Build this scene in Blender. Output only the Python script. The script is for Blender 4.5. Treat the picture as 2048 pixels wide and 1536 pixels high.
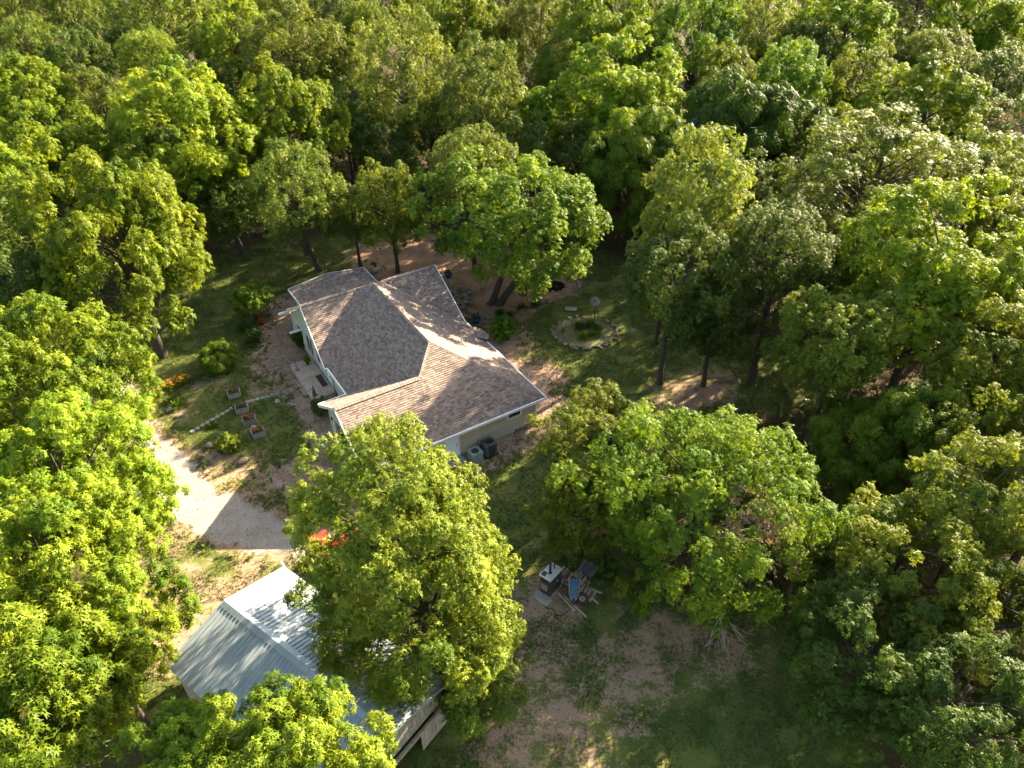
import bpy, bmesh, math, random
import numpy as np
from mathutils import Vector, Matrix
R=math.radians
for o in list(bpy.data.objects): bpy.data.objects.remove(o)
sc=bpy.context.scene; col=sc.collection
# ---------------------------------------------------------------- camera
cam=bpy.data.cameras.new('camera'); cob=bpy.data.objects.new('camera',cam); col.objects.link(cob)
cam.sensor_fit='HORIZONTAL'; cam.sensor_width=36.0; cam.lens=36.0*1501.1/2048.0
cam.clip_start=0.1; cam.clip_end=5000
_t,_r=R(37.872),R(-0.883)
_fw=Vector((0,math.cos(_t),-math.sin(_t))); _rt=Vector((1,0,0)); _up=_rt.cross(_fw)
_x=math.cos(_r)*_rt+math.sin(_r)*_up; _y=-math.sin(_r)*_rt+math.cos(_r)*_up
_m=Matrix((_x,_y,-_fw)).transposed().to_4x4(); _m.translation=(0,0,32.535); cob.matrix_world=_m
sc.camera=cob
# ---------------------------------------------------------------- sky, sun, exposure
SUN_AZ, SUN_EL = 41.0, 25.5          # degrees: azimuth from +x towards +y, elevation
w=bpy.data.worlds.new('World'); sc.world=w; w.use_nodes=True
nt=w.node_tree; bg=nt.nodes['Background']
sky=nt.nodes.new('ShaderNodeTexSky'); sky.sky_type='NISHITA'; sky.sun_disc=False
sky.sun_elevation=R(SUN_EL); sky.sun_rotation=R(90.0-SUN_AZ)
sky.air_density=1.0; sky.dust_density=1.5; sky.ozone_density=1.0
wb=nt.nodes.new('ShaderNodeMix'); wb.data_type='RGBA'; wb.blend_type='MULTIPLY'; wb.inputs[0].default_value=1.0; wb.inputs[7].default_value=(1.0,0.90,0.75,1)   # camera white balance
nt.links.new(sky.outputs[0],wb.inputs[6]); nt.links.new(wb.outputs[2],bg.inputs[0]); bg.inputs[1].default_value=0.086
sl=bpy.data.lights.new('sun','SUN'); sl.energy=5.0; sl.angle=R(0.6); sl.color=(1.0,0.84,0.59)
so=bpy.data.objects.new('sun',sl); col.objects.link(so)
sd=Vector((math.cos(R(SUN_AZ))*math.cos(R(SUN_EL)),math.sin(R(SUN_AZ))*math.cos(R(SUN_EL)),math.sin(R(SUN_EL))))
so.rotation_euler=sd.to_track_quat('Z','Y').to_euler(); so.location=(40,60,60)
sc.view_settings.view_transform='Standard'; sc.view_settings.look='None'; sc.view_settings.gamma=1.0
sc.view_settings.exposure=3.1
sc.render.engine='CYCLES'
sc.cycles.max_bounces=3; sc.cycles.transmission_bounces=2; sc.cycles.diffuse_bounces=3; sc.cycles.glossy_bounces=1; sc.cycles.caustics_reflective=False; sc.cycles.caustics_refractive=False
sc.cycles.use_adaptive_sampling=True; sc.cycles.adaptive_threshold=0.02
sc.render.resolution_x=1024; sc.render.resolution_y=768

# ---------------------------------------------------------------- helpers
rnd=random.Random(7)
def tag(o,label=None,cat=None,group=None,kind=None):
    if label: o['label']=label
    if cat: o['category']=cat
    if group: o['group']=group
    if kind: o['kind']=kind
    return o
def empty(name,loc=(0,0,0),rz=0.0,label=None,cat=None,group=None):
    o=bpy.data.objects.new(name,None); col.objects.link(o); o.location=loc; o.rotation_euler=(0,0,rz)
    o.empty_display_size=0.2
    return tag(o,label,cat,group)
def link(name,me,parent=None,loc=None,rot=None,scale=None):
    o=bpy.data.objects.new(name,me); col.objects.link(o)
    if parent: o.parent=parent
    if loc is not None: o.location=loc
    if rot is not None: o.rotation_euler=rot
    if scale is not None: o.scale=scale
    return o
class MB:
    """collects simple solids and links them as one mesh object"""
    def __init__(s): s.v=[]; s.f=[]
    def add(s,vs,fs):
        n=len(s.v); s.v+= [tuple(p) for p in vs]; s.f+=[tuple(i+n for i in f) for f in fs]; return s
    def box(s,c,d,rz=0.0,tilt=(0,0)):
        m=Matrix.Rotation(rz,3,'Z')@Matrix.Rotation(tilt[1],3,'Y')@Matrix.Rotation(tilt[0],3,'X')
        P=[]
        for z in (-.5,.5):
            for x,y in ((-.5,-.5),(.5,-.5),(.5,.5),(-.5,.5)):
                P.append(Vector(c)+m@Vector((x*d[0],y*d[1],z*d[2])))
        return s.add(P,[(3,2,1,0),(4,5,6,7),(0,1,5,4),(1,2,6,5),(2,3,7,6),(3,0,4,7)])
    def hexa(s,b,t): return s.add(list(b)+list(t),[(3,2,1,0),(4,5,6,7),(0,1,5,4),(1,2,6,5),(2,3,7,6),(3,0,4,7)])
    def bar(s,p,q,wd,h,up=(0,0,1)):
        p,q=Vector(p),Vector(q); d=(q-p).normalized(); u=Vector(up); sdv=d.cross(u).normalized(); u=sdv.cross(d)
        P=[]
        for e in (p,q):
            for a,b in ((-1,-1),(1,-1),(1,1),(-1,1)): P.append(e+sdv*a*wd/2+u*b*h/2)
        return s.add(P,[(0,1,2,3),(7,6,5,4),(0,4,5,1),(1,5,6,2),(2,6,7,3),(3,7,4,0)])
    def tube(s,pts,rad,n=8,cap=True):
        pts=[Vector(p) for p in pts]; 
        if not isinstance(rad,(list,tuple)): rad=[rad]*len(pts)
        rings=[]; ref=None
        for i,p in enumerate(pts):
            d=(pts[min(i+1,len(pts)-1)]-pts[max(i-1,0)]).normalized()
            if ref is None: ref=Vector((1,0,0)) if abs(d.x)<.8 else Vector((0,1,0))
            a=d.cross(ref).normalized(); b=a.cross(d); ref=b
            rings.append([p+(a*math.cos(2*math.pi*k/n)+b*math.sin(2*math.pi*k/n))*rad[i] for k in range(n)])
        vs=[q for r_ in rings for q in r_]; fs=[]
        for i in range(len(pts)-1):
            for k in range(n): fs.append((i*n+k,i*n+(k+1)%n,(i+1)*n+(k+1)%n,(i+1)*n+k))
        if cap: fs+= [tuple(range(n))[::-1],tuple(range((len(pts)-1)*n,len(pts)*n))]
        return s.add(vs,fs)
    def lathe(s,prof,c=(0,0,0),n=16):
        c=Vector(c); vs=[];fs=[]
        for r_,z in prof:
            for k in range(n): vs.append(c+Vector((r_*math.cos(2*math.pi*k/n),r_*math.sin(2*math.pi*k/n),z)))
        m=len(prof)
        for i in range(m-1):
            for k in range(n): fs.append((i*n+k,i*n+(k+1)%n,(i+1)*n+(k+1)%n,(i+1)*n+k))
        fs+= [tuple(range(n))[::-1],tuple(range((m-1)*n,m*n))]
        return s.add(vs,fs)
    def prism(s,poly,z0,z1):
        n=len(poly)
        vs=[(x,y,z0) for x,y in poly]+[(x,y,z1) for x,y in poly]
        return s.add(vs,[tuple(range(n))[::-1],tuple(range(n,2*n))]+[(i,(i+1)%n,(i+1)%n+n,i+n) for i in range(n)])
    def mesh(s,name,mat,smooth=False,bevel=0):
        me=bpy.data.meshes.new(name); me.from_pydata(s.v,[],s.f); 
        bm=bmesh.new(); bm.from_mesh(me); bmesh.ops.recalc_face_normals(bm,faces=bm.faces)
        if bevel: bmesh.ops.bevel(bm,geom=list(bm.edges),offset=bevel,segments=1,affect='EDGES')
        bm.to_mesh(me); bm.free()
        if smooth: me.polygons.foreach_set('use_smooth',[True]*len(me.polygons))
        me.materials.append(mat); me.update(); return me
    def build(s,name,mat,parent=None,smooth=False,bevel=0,loc=None,rot=None):
        return link(name,s.mesh(name,mat,smooth,bevel),parent,loc,rot)
def npmesh(name,V,F,mat,attrs=None,smooth=False):
    """fast mesh from numpy: V (n,3), F (m,k) all faces the same size"""
    me=bpy.data.meshes.new(name); V=np.asarray(V,np.float32); F=np.asarray(F,np.int32); k=F.shape[1]
    me.vertices.add(len(V)); me.vertices.foreach_set('co',V.ravel())
    me.loops.add(F.size); me.loops.foreach_set('vertex_index',F.ravel())
    me.polygons.add(len(F)); me.polygons.foreach_set('loop_start',np.arange(0,F.size,k,dtype=np.int32))
    me.update(calc_edges=True)
    for an,(dom,arr) in (attrs or {}).items():
        arr=np.asarray(arr,np.float32)
        if arr.ndim==1:
            a=me.attributes.new(an,'FLOAT',dom); a.data.foreach_set('value',arr)
        else:
            a=me.attributes.new(an,'FLOAT_VECTOR',dom); a.data.foreach_set('vector',arr.ravel())
    if smooth: me.polygons.foreach_set('use_smooth',np.ones(len(F),bool))
    if mat: me.materials.append(mat)
    return me
# ---- value noise in numpy (positions of ragged edges, tufts)
_ng=np.random.default_rng(3).random((256,256))
def vnoise(x,y,s):
    x=np.asarray(x)*s+1000.; y=np.asarray(y)*s+1000.
    i=np.floor(x).astype(int); j=np.floor(y).astype(int); fx=x-i; fy=y-j
    fx=fx*fx*(3-2*fx); fy=fy*fy*(3-2*fy); i%=256; j%=256; i2=(i+1)%256; j2=(j+1)%256
    return (_ng[i,j]*(1-fx)+_ng[i2,j]*fx)*(1-fy)+(_ng[i,j2]*(1-fx)+_ng[i2,j2]*fx)*fy-.5
def sdist(px,py,poly):
    """signed distance (negative inside) of points to a polygon"""
    px=np.asarray(px,float); py=np.asarray(py,float); dmin=np.full(px.shape,1e9); ins=np.zeros(px.shape,bool); n=len(poly)
    for k in range(n):
        ax,ay=poly[k]; bx,by=poly[(k+1)%n]; ex,ey=bx-ax,by-ay
        t=np.clip(((px-ax)*ex+(py-ay)*ey)/(ex*ex+ey*ey+1e-12),0,1)
        dmin=np.minimum(dmin,np.hypot(px-ax-t*ex,py-ay-t*ey))
        c=((ay>py)!=(by>py))&(px<(bx-ax)*(py-ay)/(by-ay+1e-12)+ax); ins^=c
    return np.where(ins,-dmin,dmin)
# ---------------------------------------------------------------- materials
def nodes(name):
    m=bpy.data.materials.new(name); m.use_nodes=True; n=m.node_tree; b=n.nodes['Principled BSDF']; return m,n,b
def ramp(n,pts):
    r_=n.nodes.new('ShaderNodeValToRGB'); e=r_.color_ramp.elements
    while len(e)<len(pts): e.new(.5)
    for k,(p,c) in enumerate(pts): e[k].position=p; e[k].color=(*c,1) if len(c)==3 else c
    return r_
def noise(n,scale,detail=4,rough=.6,vec=None):
    t=n.nodes.new('ShaderNodeTexNoise'); t.inputs['Scale'].default_value=scale; t.inputs['Detail'].default_value=detail; t.inputs['Roughness'].default_value=rough
    if vec is not None: n.links.new(vec,t.inputs['Vector'])
    return t
def pm(name,c1,c2,scale=6,rough=.7,bump=0.0,bscale=None,spec=.3,metal=0.0,var=0.0,detail=5):
    """two-tone noise material in object space, optional bump and per-object brightness variation"""
    m,n,b=nodes(name); tc=n.nodes.new('ShaderNodeTexCoord')
    t=noise(n,scale,detail,.62,tc.outputs['Object']); r_=ramp(n,[(.3,c1),(.7,c2)])
    n.links.new(t.outputs['Fac'],r_.inputs['Fac']); out=r_.outputs[0]
    if var:
        oi=n.nodes.new('ShaderNodeObjectInfo'); mr=n.nodes.new('ShaderNodeMapRange'); mr.inputs[3].default_value=1-var; mr.inputs[4].default_value=1+var
        n.links.new(oi.outputs['Random'],mr.inputs[0]); hs=n.nodes.new('ShaderNodeHueSaturation'); n.links.new(mr.outputs[0],hs.inputs['Value']); n.links.new(out,hs.inputs['Color']); out=hs.outputs[0]
    n.links.new(out,b.inputs['Base Color']); b.inputs['Roughness'].default_value=rough; b.inputs['Specular IOR Level'].default_value=spec; b.inputs['Metallic'].default_value=metal
    if bump:
        t2=noise(n,bscale or scale*4,6,.65,tc.outputs['Object']); bp=n.nodes.new('ShaderNodeBump'); bp.inputs['Strength'].default_value=bump; bp.inputs['Distance'].default_value=.03
        n.links.new(t2.outputs['Fac'],bp.inputs['Height']); n.links.new(bp.outputs[0],b.inputs['Normal'])
    return m
def leafmat(name,dark,light,trans,gloss=.5,tf=.33,spec=.09):
    m,n,b=nodes(name); at=n.nodes.new('ShaderNodeAttribute'); at.attribute_name='tone'
    oi=n.nodes.new('ShaderNodeObjectInfo')
    r_=ramp(n,[(0.0,dark),(1.0,light)]); n.links.new(at.outputs['Fac'],r_.inputs['Fac'])
    mr=n.nodes.new('ShaderNodeMapRange'); mr.inputs[3].default_value=.78; mr.inputs[4].default_value=1.22; n.links.new(oi.outputs['Random'],mr.inputs[0])
    mh=n.nodes.new('ShaderNodeMapRange'); mh.inputs[3].default_value=.495; mh.inputs[4].default_value=.516
    ml=n.nodes.new('ShaderNodeMath'); ml.operation='MULTIPLY'; ml.inputs[1].default_value=7.31; fr=n.nodes.new('ShaderNodeMath'); fr.operation='FRACT'
    n.links.new(oi.outputs['Random'],ml.inputs[0]); n.links.new(ml.outputs[0],fr.inputs[0]); n.links.new(fr.outputs[0],mh.inputs[0])
    hs=n.nodes.new('ShaderNodeHueSaturation'); n.links.new(mr.outputs[0],hs.inputs['Value']); n.links.new(mh.outputs[0],hs.inputs['Hue']); n.links.new(r_.outputs[0],hs.inputs['Color'])
    n.links.new(hs.outputs[0],b.inputs['Base Color']); b.inputs['Roughness'].default_value=gloss; b.inputs['Specular IOR Level'].default_value=spec
    tr=n.nodes.new('ShaderNodeBsdfTranslucent'); mx=n.nodes.new('ShaderNodeMix'); mx.data_type='RGBA'; mx.blend_type='MULTIPLY'; mx.inputs[0].default_value=1
    n.links.new(hs.outputs[0],mx.inputs[6]); mx.inputs[7].default_value=(*trans,1); n.links.new(mx.outputs[2],tr.inputs['Color'])
    ms=n.nodes.new('ShaderNodeMixShader'); ms.inputs[0].default_value=tf
    n.links.new(b.outputs[0],ms.inputs[1]); n.links.new(tr.outputs[0],ms.inputs[2]); n.links.new(ms.outputs[0],n.nodes['Material Output'].inputs['Surface'])
    return m
LEAF={
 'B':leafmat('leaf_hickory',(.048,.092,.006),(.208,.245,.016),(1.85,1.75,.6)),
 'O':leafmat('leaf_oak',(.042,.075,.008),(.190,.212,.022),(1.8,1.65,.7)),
 'P':leafmat('leaf_pale',(.048,.082,.010),(.178,.202,.028),(1.75,1.65,.7),gloss=.5,spec=.12),
 'M':leafmat('leaf_maple',(.032,.080,.008),(.160,.212,.017),(1.9,1.75,.6)),
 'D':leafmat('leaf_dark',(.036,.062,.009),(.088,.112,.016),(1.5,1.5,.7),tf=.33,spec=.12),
 'L':leafmat('leaf_locust',(.036,.074,.007),(.160,.192,.014),(1.8,1.65,.6)),
 'V':leafmat('leaf_vine',(.024,.052,.008),(.070,.100,.014),(1.5,1.6,.7),tf=.3,spec=.06),
 'S':leafmat('leaf_bluegrey',(.10,.12,.10),(.20,.22,.19),(1.2,1.2,1.0),tf=.2),
 'X':leafmat('leaf_dead',(.10,.065,.038),(.20,.135,.085),(1.3,1.0,.7),tf=.2),
 'F':leafmat('leaf_orange_flower',(.32,.085,.008),(.48,.17,.014),(1.3,1.1,.8),tf=.3),
 'Y':leafmat('leaf_red_flower',(.16,.02,.014),(.30,.06,.04),(1.3,1.1,.8),tf=.3),
 'G':leafmat('grass_blade',(.045,.070,.014),(.100,.115,.030),(1.5,1.4,.7),tf=.35),
}
M={}
M['bark']=pm('bark',(.028,.022,.016),(.070,.055,.042),9,.9,.5,30)
M['deadwood']=pm('deadwood',(.16,.12,.09),(.32,.26,.21),6,.9,.4,24)
M['stone']=pm('stone',(.085,.066,.048),(.25,.205,.16),2.2,.9,.6,9,var=.3)
M['limestone']=pm('limestone',(.19,.165,.135),(.31,.275,.23),2.5,.9,.5,10,var=.15)
M['white']=pm('white_trim',(.55,.56,.545),(.64,.64,.62),3,.45)
M['siding']=pm('siding_tan',(.33,.28,.21),(.39,.335,.255),2,.6)
M['siding_pale']=pm('siding_pale_green',(.36,.39,.335),(.43,.45,.40),2,.6)
M['concrete']=pm('concrete',(.17,.155,.14),(.28,.26,.235),3,.9,.4,20,var=.12)
M['glass']=pm('window_glass',(.012,.014,.017),(.02,.022,.026),2,.08,spec=.6)
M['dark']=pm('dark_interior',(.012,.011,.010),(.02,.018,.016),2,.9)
M['door']=pm('door_white',(.62,.67,.74),(.70,.74,.79),2,.4)
M['deck']=pm('deck_board',(.38,.26,.20),(.52,.39,.32),3,.8,.3,18,var=.12)
M['black']=pm('black_metal',(.018,.018,.020),(.045,.043,.045),5,.45,metal=.3)
M['charcoal']=pm('charcoal_metal',(.045,.045,.052),(.085,.083,.09),4,.45)
M['acgreen']=pm('ac_green',(.17,.205,.19),(.23,.27,.25),3,.5)
M['steel']=pm('bright_steel',(.62,.60,.56),(.75,.73,.69),3,.32,metal=.55)
M['furnace']=pm('furnace_brown',(.028,.022,.020),(.060,.048,.042),3,.45,.1)
M['firewood']=pm('firewood',(.13,.085,.062),(.33,.24,.18),5,.9,.5,22,var=.3)
M['lumber']=pm('lumber',(.24,.18,.125),(.42,.33,.24),4,.8,.3,18,var=.2)
M['blue']=pm('blue_paint',(.020,.060,.125),(.05,.115,.20),5,.5,.15)
M['rubber']=pm('rubber',(.012,.012,.013),(.035,.033,.032),8,.85,.3)
M['rust']=pm('rust',(.13,.06,.04),(.26,.13,.08),7,.85,.3)
M['red']=pm('red_paint',(.50,.025,.015),(.68,.05,.03),4,.35)
M['bluepot']=pm('blue_glaze',(.012,.03,.16),(.03,.06,.28),4,.2)
M['soil']=pm('soil',(.030,.020,.014),(.075,.052,.038),8,.95,.6,20)
M['water']=pm('pond_water',(.006,.008,.006),(.012,.016,.010),2,.06,spec=.5)
M['plank_wall']=pm('weathered_board',(.20,.165,.12),(.36,.31,.24),3,.85,.35,20,var=.12)
# roofing shingles: tone of each tab comes from an attribute
def shinglemat():
    m,n,b=nodes('asphalt_shingle'); at=n.nodes.new('ShaderNodeAttribute'); at.attribute_name='tone'
    r_=ramp(n,[(0,(.066,.049,.042)),(.33,(.138,.101,.083)),(.66,(.214,.160,.129)),(1,(.284,.221,.178))])
    tc=n.nodes.new('ShaderNodeTexCoord'); t=noise(n,55,3,.7,tc.outputs['Object']); t2=noise(n,.35,3,.5,tc.outputs['Object'])
    ad=n.nodes.new('ShaderNodeMath'); ad.operation='MULTIPLY_ADD'; ad.inputs[1].default_value=.35; n.links.new(t.outputs['Fac'],ad.inputs[0]); n.links.new(at.outputs['Fac'],ad.inputs[2])
    a2=n.nodes.new('ShaderNodeMath'); a2.operation='MULTIPLY_ADD'; a2.inputs[1].default_value=.12; n.links.new(t2.outputs['Fac'],a2.inputs[0]); n.links.new(ad.outputs[0],a2.inputs[2])
    sb=n.nodes.new('ShaderNodeMath'); sb.operation='SUBTRACT'; sb.inputs[1].default_value=.20; n.links.new(a2.outputs[0],sb.inputs[0]); n.links.new(sb.outputs[0],r_.inputs['Fac'])
    n.links.new(r_.outputs[0],b.inputs['Base Color']); b.inputs['Roughness'].default_value=.82; b.inputs['Specular IOR Level'].default_value=.35
    return m
M['shingle']=shinglemat()
def metalroof():
    m,n,b=nodes('galvanised_sheet'); tc=n.nodes.new('ShaderNodeTexCoord')
    t=noise(n,.9,5,.6,tc.outputs['Object']); r_=ramp(n,[(.25,(.205,.245,.272)),(.75,(.30,.342,.365))]); n.links.new(t.outputs['Fac'],r_.inputs['Fac'])
    mp=n.nodes.new('ShaderNodeMapping'); mp.inputs['Scale'].default_value=(5.0,.35,.35); n.links.new(tc.outputs['Object'],mp.inputs[0])
    st=noise(n,1.3,6,.7,mp.outputs[0]); rs=ramp(n,[(.52,(1,1,1)),(.72,(.72,.66,.60))]); n.links.new(st.outputs['Fac'],rs.inputs['Fac'])
    mx=n.nodes.new('ShaderNodeMix'); mx.data_type='RGBA'; mx.blend_type='MULTIPLY'; mx.inputs[0].default_value=1.0; n.links.new(r_.outputs[0],mx.inputs[6]); n.links.new(rs.outputs[0],mx.inputs[7])
    n.links.new(mx.outputs[2],b.inputs['Base Color']); b.inputs['Metallic'].default_value=.25; b.inputs['Roughness'].default_value=.45
    return m
M['metal']=metalroof()
# ---------------------------------------------------------------- ground (one sheet) with lawn, bare earth and leaf litter
CLEAR=[(-29.9,45.5),(-30.0,57.3),(-25,62.6),(-13.8,65.3),(6.5,62.6),(10.7,56),(12.4,49),(19.6,44.2),(19,39.6),(12.5,38.1),(6.5,34),(3.5,29),(3,26.6),(7,23.9),(13.2,22.3),(14.7,18),(14.4,12),(-4.4,11),(-16.7,17),(-22.3,25.7),(-27,38)]
DRIVE=[(-23.2,37.1),(-21.1,35.3),(-19.3,33.4),(-18,31.7),(-16.6,31.4),(-14.7,30.3),(-12.2,29),(-9.8,28.2),(-8.2,30.5),(-6.5,30.5),(-6.8,27.5),(-9.2,26.2),(-11.7,26.5),(-12.9,26.8),(-14.6,27.2),(-16.4,27.7),(-18.6,29.1),(-20.6,30.9),(-22.3,32.8),(-23.6,34.8),(-26.6,39.1),(-35,51.1),(-46,66),(-44.5,67),(-34,52.2),(-26.2,41.2)]
APRON=[(-15.1,40.7),(-14.3,38.5),(-13.1,36.6),(-12.3,35.4),(-13.5,34.2),(-14.6,33.5),(-13.6,31.6),(-12.5,30.6),(-9,29.5),(-6.5,30.8),(-6.3,33),(-8.2,34.6),(-9.4,36),(-10.9,38),(-12.3,40.5),(-13.2,40.6)]
FRONT=[(-19.8,53.7),(-18.6,54.9),(-16.4,53.5),(-14.6,49),(-13.2,45.5),(-14.2,44),(-15.9,43.6),(-14.2,41),(-15.5,40.4),(-16.7,41.8),(-18.3,43.6),(-19.1,44.3),(-19,46.5),(-19.6,47.8),(-19.4,50.6)]
STRIP=[(-19.8,35.2),(-19.1,35.7),(-17.9,34.3),(-16.3,33.6),(-14.5,34),(-13.4,34.4),(-12.9,33.7),(-14.3,32.9),(-16,32.5),(-17.6,32.7),(-18.8,33.6)]
EAST=[(-2.5,47.5),(-1.5,49.1),(.3,49),(1.5,47.3),(1.2,45),(2.6,44.6),(3.7,42.5),(3.3,40),(3.7,38.4),(4.6,37.3),(3.5,36),(1.1,35.5),(-.8,33.9),(-2.2,32.8),(-6,31.2),(-6.5,33),(-4,34.6),(.5,37.5),(1,40),(-1.5,44.5)]
MULCH=[(-13.8,62.3),(-8.5,65.1),(-.9,61.9),(3.1,59.8),(5.8,56.2),(5.1,53.8),(2.4,52.7),(.7,50.1),(-2.5,50),(-4.8,51.8),(-8,55.5),(-9.5,56.7),(-11.3,56.7)]
BLOBS=[(-1,23.3,2.6,.65),(1.5,23.3,2.2,.75),(1.2,20.2,3.0,.55),(5.4,19.7,2.8,.62),(4.5,18,2.6,.5),(1.8,17.2,2.6,.6),(-.5,18.5,2.2,.5),(7.5,21.8,3.4,.6),(10,21,3,.55),(-.5,16,2.2,.6),(2.5,14.8,2.5,.5),
 (-18,25,2.4,.62),(-15.5,24,2,.7),(-14.4,25.6,2.0,.6),(-19.5,28,2.4,.55),(-17,21.5,2,.85),(-16.5,33,2.3,.75),(-15.2,31.8,2.2,.6),(-18.6,34,1.9,.75),(-17,37.6,1.6,.35),(-19.5,35.5,1.5,.5),(-22.4,39.2,1.5,.5),(-21.5,42.8,2.2,.5),
 (3,39.5,1.8,.6),(1.3,44,1.8,.6),(6.6,47.4,2.9,.3),(12,40,3,.7),(14,41,3,.7),(-18,46,2.4,.5),(-17.5,42.5,2,.6),(-21,63,3,.4),(-12,61,4,.6),(8.5,48,1.8,.35)]
gx=np.concatenate([[-2500,-900,-300,-150,-90],np.arange(-60,60.01,.45),[90,150,300,900,2500]])
gy=np.concatenate([[-2500,-600,-150,-50,-10],np.arange(4,90.01,.45),[110,150,220,350,900,3000]])
GX,GY=np.meshgrid(gx,gy,indexing='ij'); X_,Y_=GX.ravel(),GY.ravel()
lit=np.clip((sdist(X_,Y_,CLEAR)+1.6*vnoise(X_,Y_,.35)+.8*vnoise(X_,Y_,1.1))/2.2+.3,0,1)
dirt=np.zeros_like(X_)
for bx,by,br,bs in BLOBS: dirt=np.maximum(dirt,bs*np.exp(-((X_-bx)**2+(Y_-by)**2)/(2*(br*.75)**2)))
for pl,a in ((DRIVE,.75),(APRON,.6),(FRONT,.55),(EAST,.55),(MULCH,.7)):
    dirt=np.maximum(dirt,a*np.clip(1-sdist(X_,Y_,pl)/1.3,0,1))
ni,nj=GX.shape; idx=np.arange(ni*nj).reshape(ni,nj)
F=np.stack([idx[:-1,:-1],idx[1:,:-1],idx[1:,1:],idx[:-1,1:]],-1).reshape(-1,4)
def groundmat():
    m,n,b=nodes('yard_ground'); tc=n.nodes.new('ShaderNodeTexCoord'); P=tc.outputs['Object']
    ad=n.nodes.new('ShaderNodeAttribute'); ad.attribute_name='dirt'; al=n.nodes.new('ShaderNodeAttribute'); al.attribute_name='litter'
    def mix(f,a,b2):
        x=n.nodes.new('ShaderNodeMix'); x.data_type='RGBA'
        n.links.new(f,x.inputs[0]); n.links.new(a,x.inputs[6]); n.links.new(b2,x.inputs[7]); return x.outputs[2]
    def mth(op,a,b2,cl=False):
        x=n.nodes.new('ShaderNodeMath'); x.operation=op; x.use_clamp=cl
        for k,q in enumerate((a,b2)):
            if isinstance(q,(int,float)): x.inputs[k].default_value=q
            else: n.links.new(q,x.inputs[k])
        return x.outputs[0]
    g1=noise(n,.5,5,.6,P); g2=noise(n,9,6,.72,P)
    gm=mth('ADD',mth('MULTIPLY',g1.outputs['Fac'],.55),mth('MULTIPLY',g2.outputs['Fac'],.45))
    rg=ramp(n,[(.30,(.030,.046,.011)),(.46,(.064,.082,.018)),(.58,(.110,.118,.030)),(.72,(.19,.165,.062))]); n.links.new(gm,rg.inputs['Fac'])
    d1=noise(n,14,6,.75,P); rd=ramp(n,[(.28,(.135,.084,.054)),(.52,(.275,.178,.120)),(.75,(.41,.295,.21))]); n.links.new(d1.outputs['Fac'],rd.inputs['Fac'])
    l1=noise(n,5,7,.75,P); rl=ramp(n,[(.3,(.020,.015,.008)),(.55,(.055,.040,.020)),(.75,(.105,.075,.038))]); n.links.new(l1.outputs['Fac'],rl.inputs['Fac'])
    nb=noise(n,1.1,7,.72,P); nf=noise(n,6.5,5,.7,P)
    s=mth('ADD',ad.outputs['Fac'],mth('MULTIPLY',mth('SUBTRACT',nb.outputs['Fac'],.5),1.7)); s=mth('ADD',s,mth('MULTIPLY',mth('SUBTRACT',nf.outputs['Fac'],.5),1.2))
    f=mth('MULTIPLY',mth('SUBTRACT',s,.36),4.0,True)
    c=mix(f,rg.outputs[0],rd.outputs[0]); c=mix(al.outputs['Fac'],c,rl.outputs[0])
    n.links.new(c,b.inputs['Base Color']); b.inputs['Roughness'].default_value=.95; b.inputs['Specular IOR Level'].default_value=.1
    bp=n.nodes.new('ShaderNodeBump'); bp.inputs['Strength'].default_value=.8; bp.inputs['Distance'].default_value=.05; n.links.new(g2.outputs['Fac'],bp.inputs['Height']); n.links.new(bp.outputs[0],b.inputs['Normal'])
    return m
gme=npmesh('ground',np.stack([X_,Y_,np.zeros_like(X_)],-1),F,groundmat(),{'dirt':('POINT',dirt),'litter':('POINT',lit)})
tag(link('ground',gme),kind='structure')
def gravelmat(name,cols,s1=24,s2=.8):
    m,n,b=nodes(name); tc=n.nodes.new('ShaderNodeTexCoord'); P=tc.outputs['Object']
    v=n.nodes.new('ShaderNodeTexVoronoi'); v.inputs['Scale'].default_value=s1; n.links.new(P,v.inputs['Vector'])
    sp=n.nodes.new('ShaderNodeSeparateColor'); n.links.new(v.outputs['Color'],sp.inputs[0]); t=noise(n,s2,6,.7,P)
    mx=n.nodes.new('ShaderNodeMath'); mx.operation='MULTIPLY_ADD'; mx.inputs[1].default_value=.55; n.links.new(sp.outputs[0],mx.inputs[0])
    m2=n.nodes.new('ShaderNodeMath'); m2.operation='MULTIPLY_ADD'; m2.inputs[1].default_value=1.3; m2.inputs[2].default_value=-.42; n.links.new(t.outputs['Fac'],m2.inputs[0]); n.links.new(m2.outputs[0],mx.inputs[2])
    r_=ramp(n,cols); n.links.new(mx.outputs[0],r_.inputs['Fac']); n.links.new(r_.outputs[0],b.inputs['Base Color']); b.inputs['Roughness'].default_value=.95; b.inputs['Specular IOR Level'].default_value=.1
    bp=n.nodes.new('ShaderNodeBump'); bp.inputs['Strength'].default_value=.7; bp.inputs['Distance'].default_value=.03; n.links.new(v.outputs['Distance'],bp.inputs['Height']); n.links.new(bp.outputs[0],b.inputs['Normal'])
    return m
M['g_pale']=gravelmat('pale_gravel',[(.02,(.15,.122,.102)),(.3,(.225,.190,.161)),(.62,(.285,.245,.212)),(1,(.37,.325,.288))])
M['g_red']=gravelmat('red_gravel',[(.05,(.13,.076,.050)),(.32,(.24,.152,.104)),(.65,(.345,.232,.168)),(1,(.47,.35,.27))])
M['g_mulch']=gravelmat('tan_mulch',[(.05,(.10,.055,.034)),(.35,(.20,.115,.070)),(.7,(.30,.18,.11)),(1,(.40,.27,.18))],30)
M['g_strip']=gravelmat('earth_strip',[(.05,(.15,.095,.062)),(.35,(.25,.165,.11)),(.7,(.33,.23,.16)),(1,(.42,.32,.24))],26)
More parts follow.
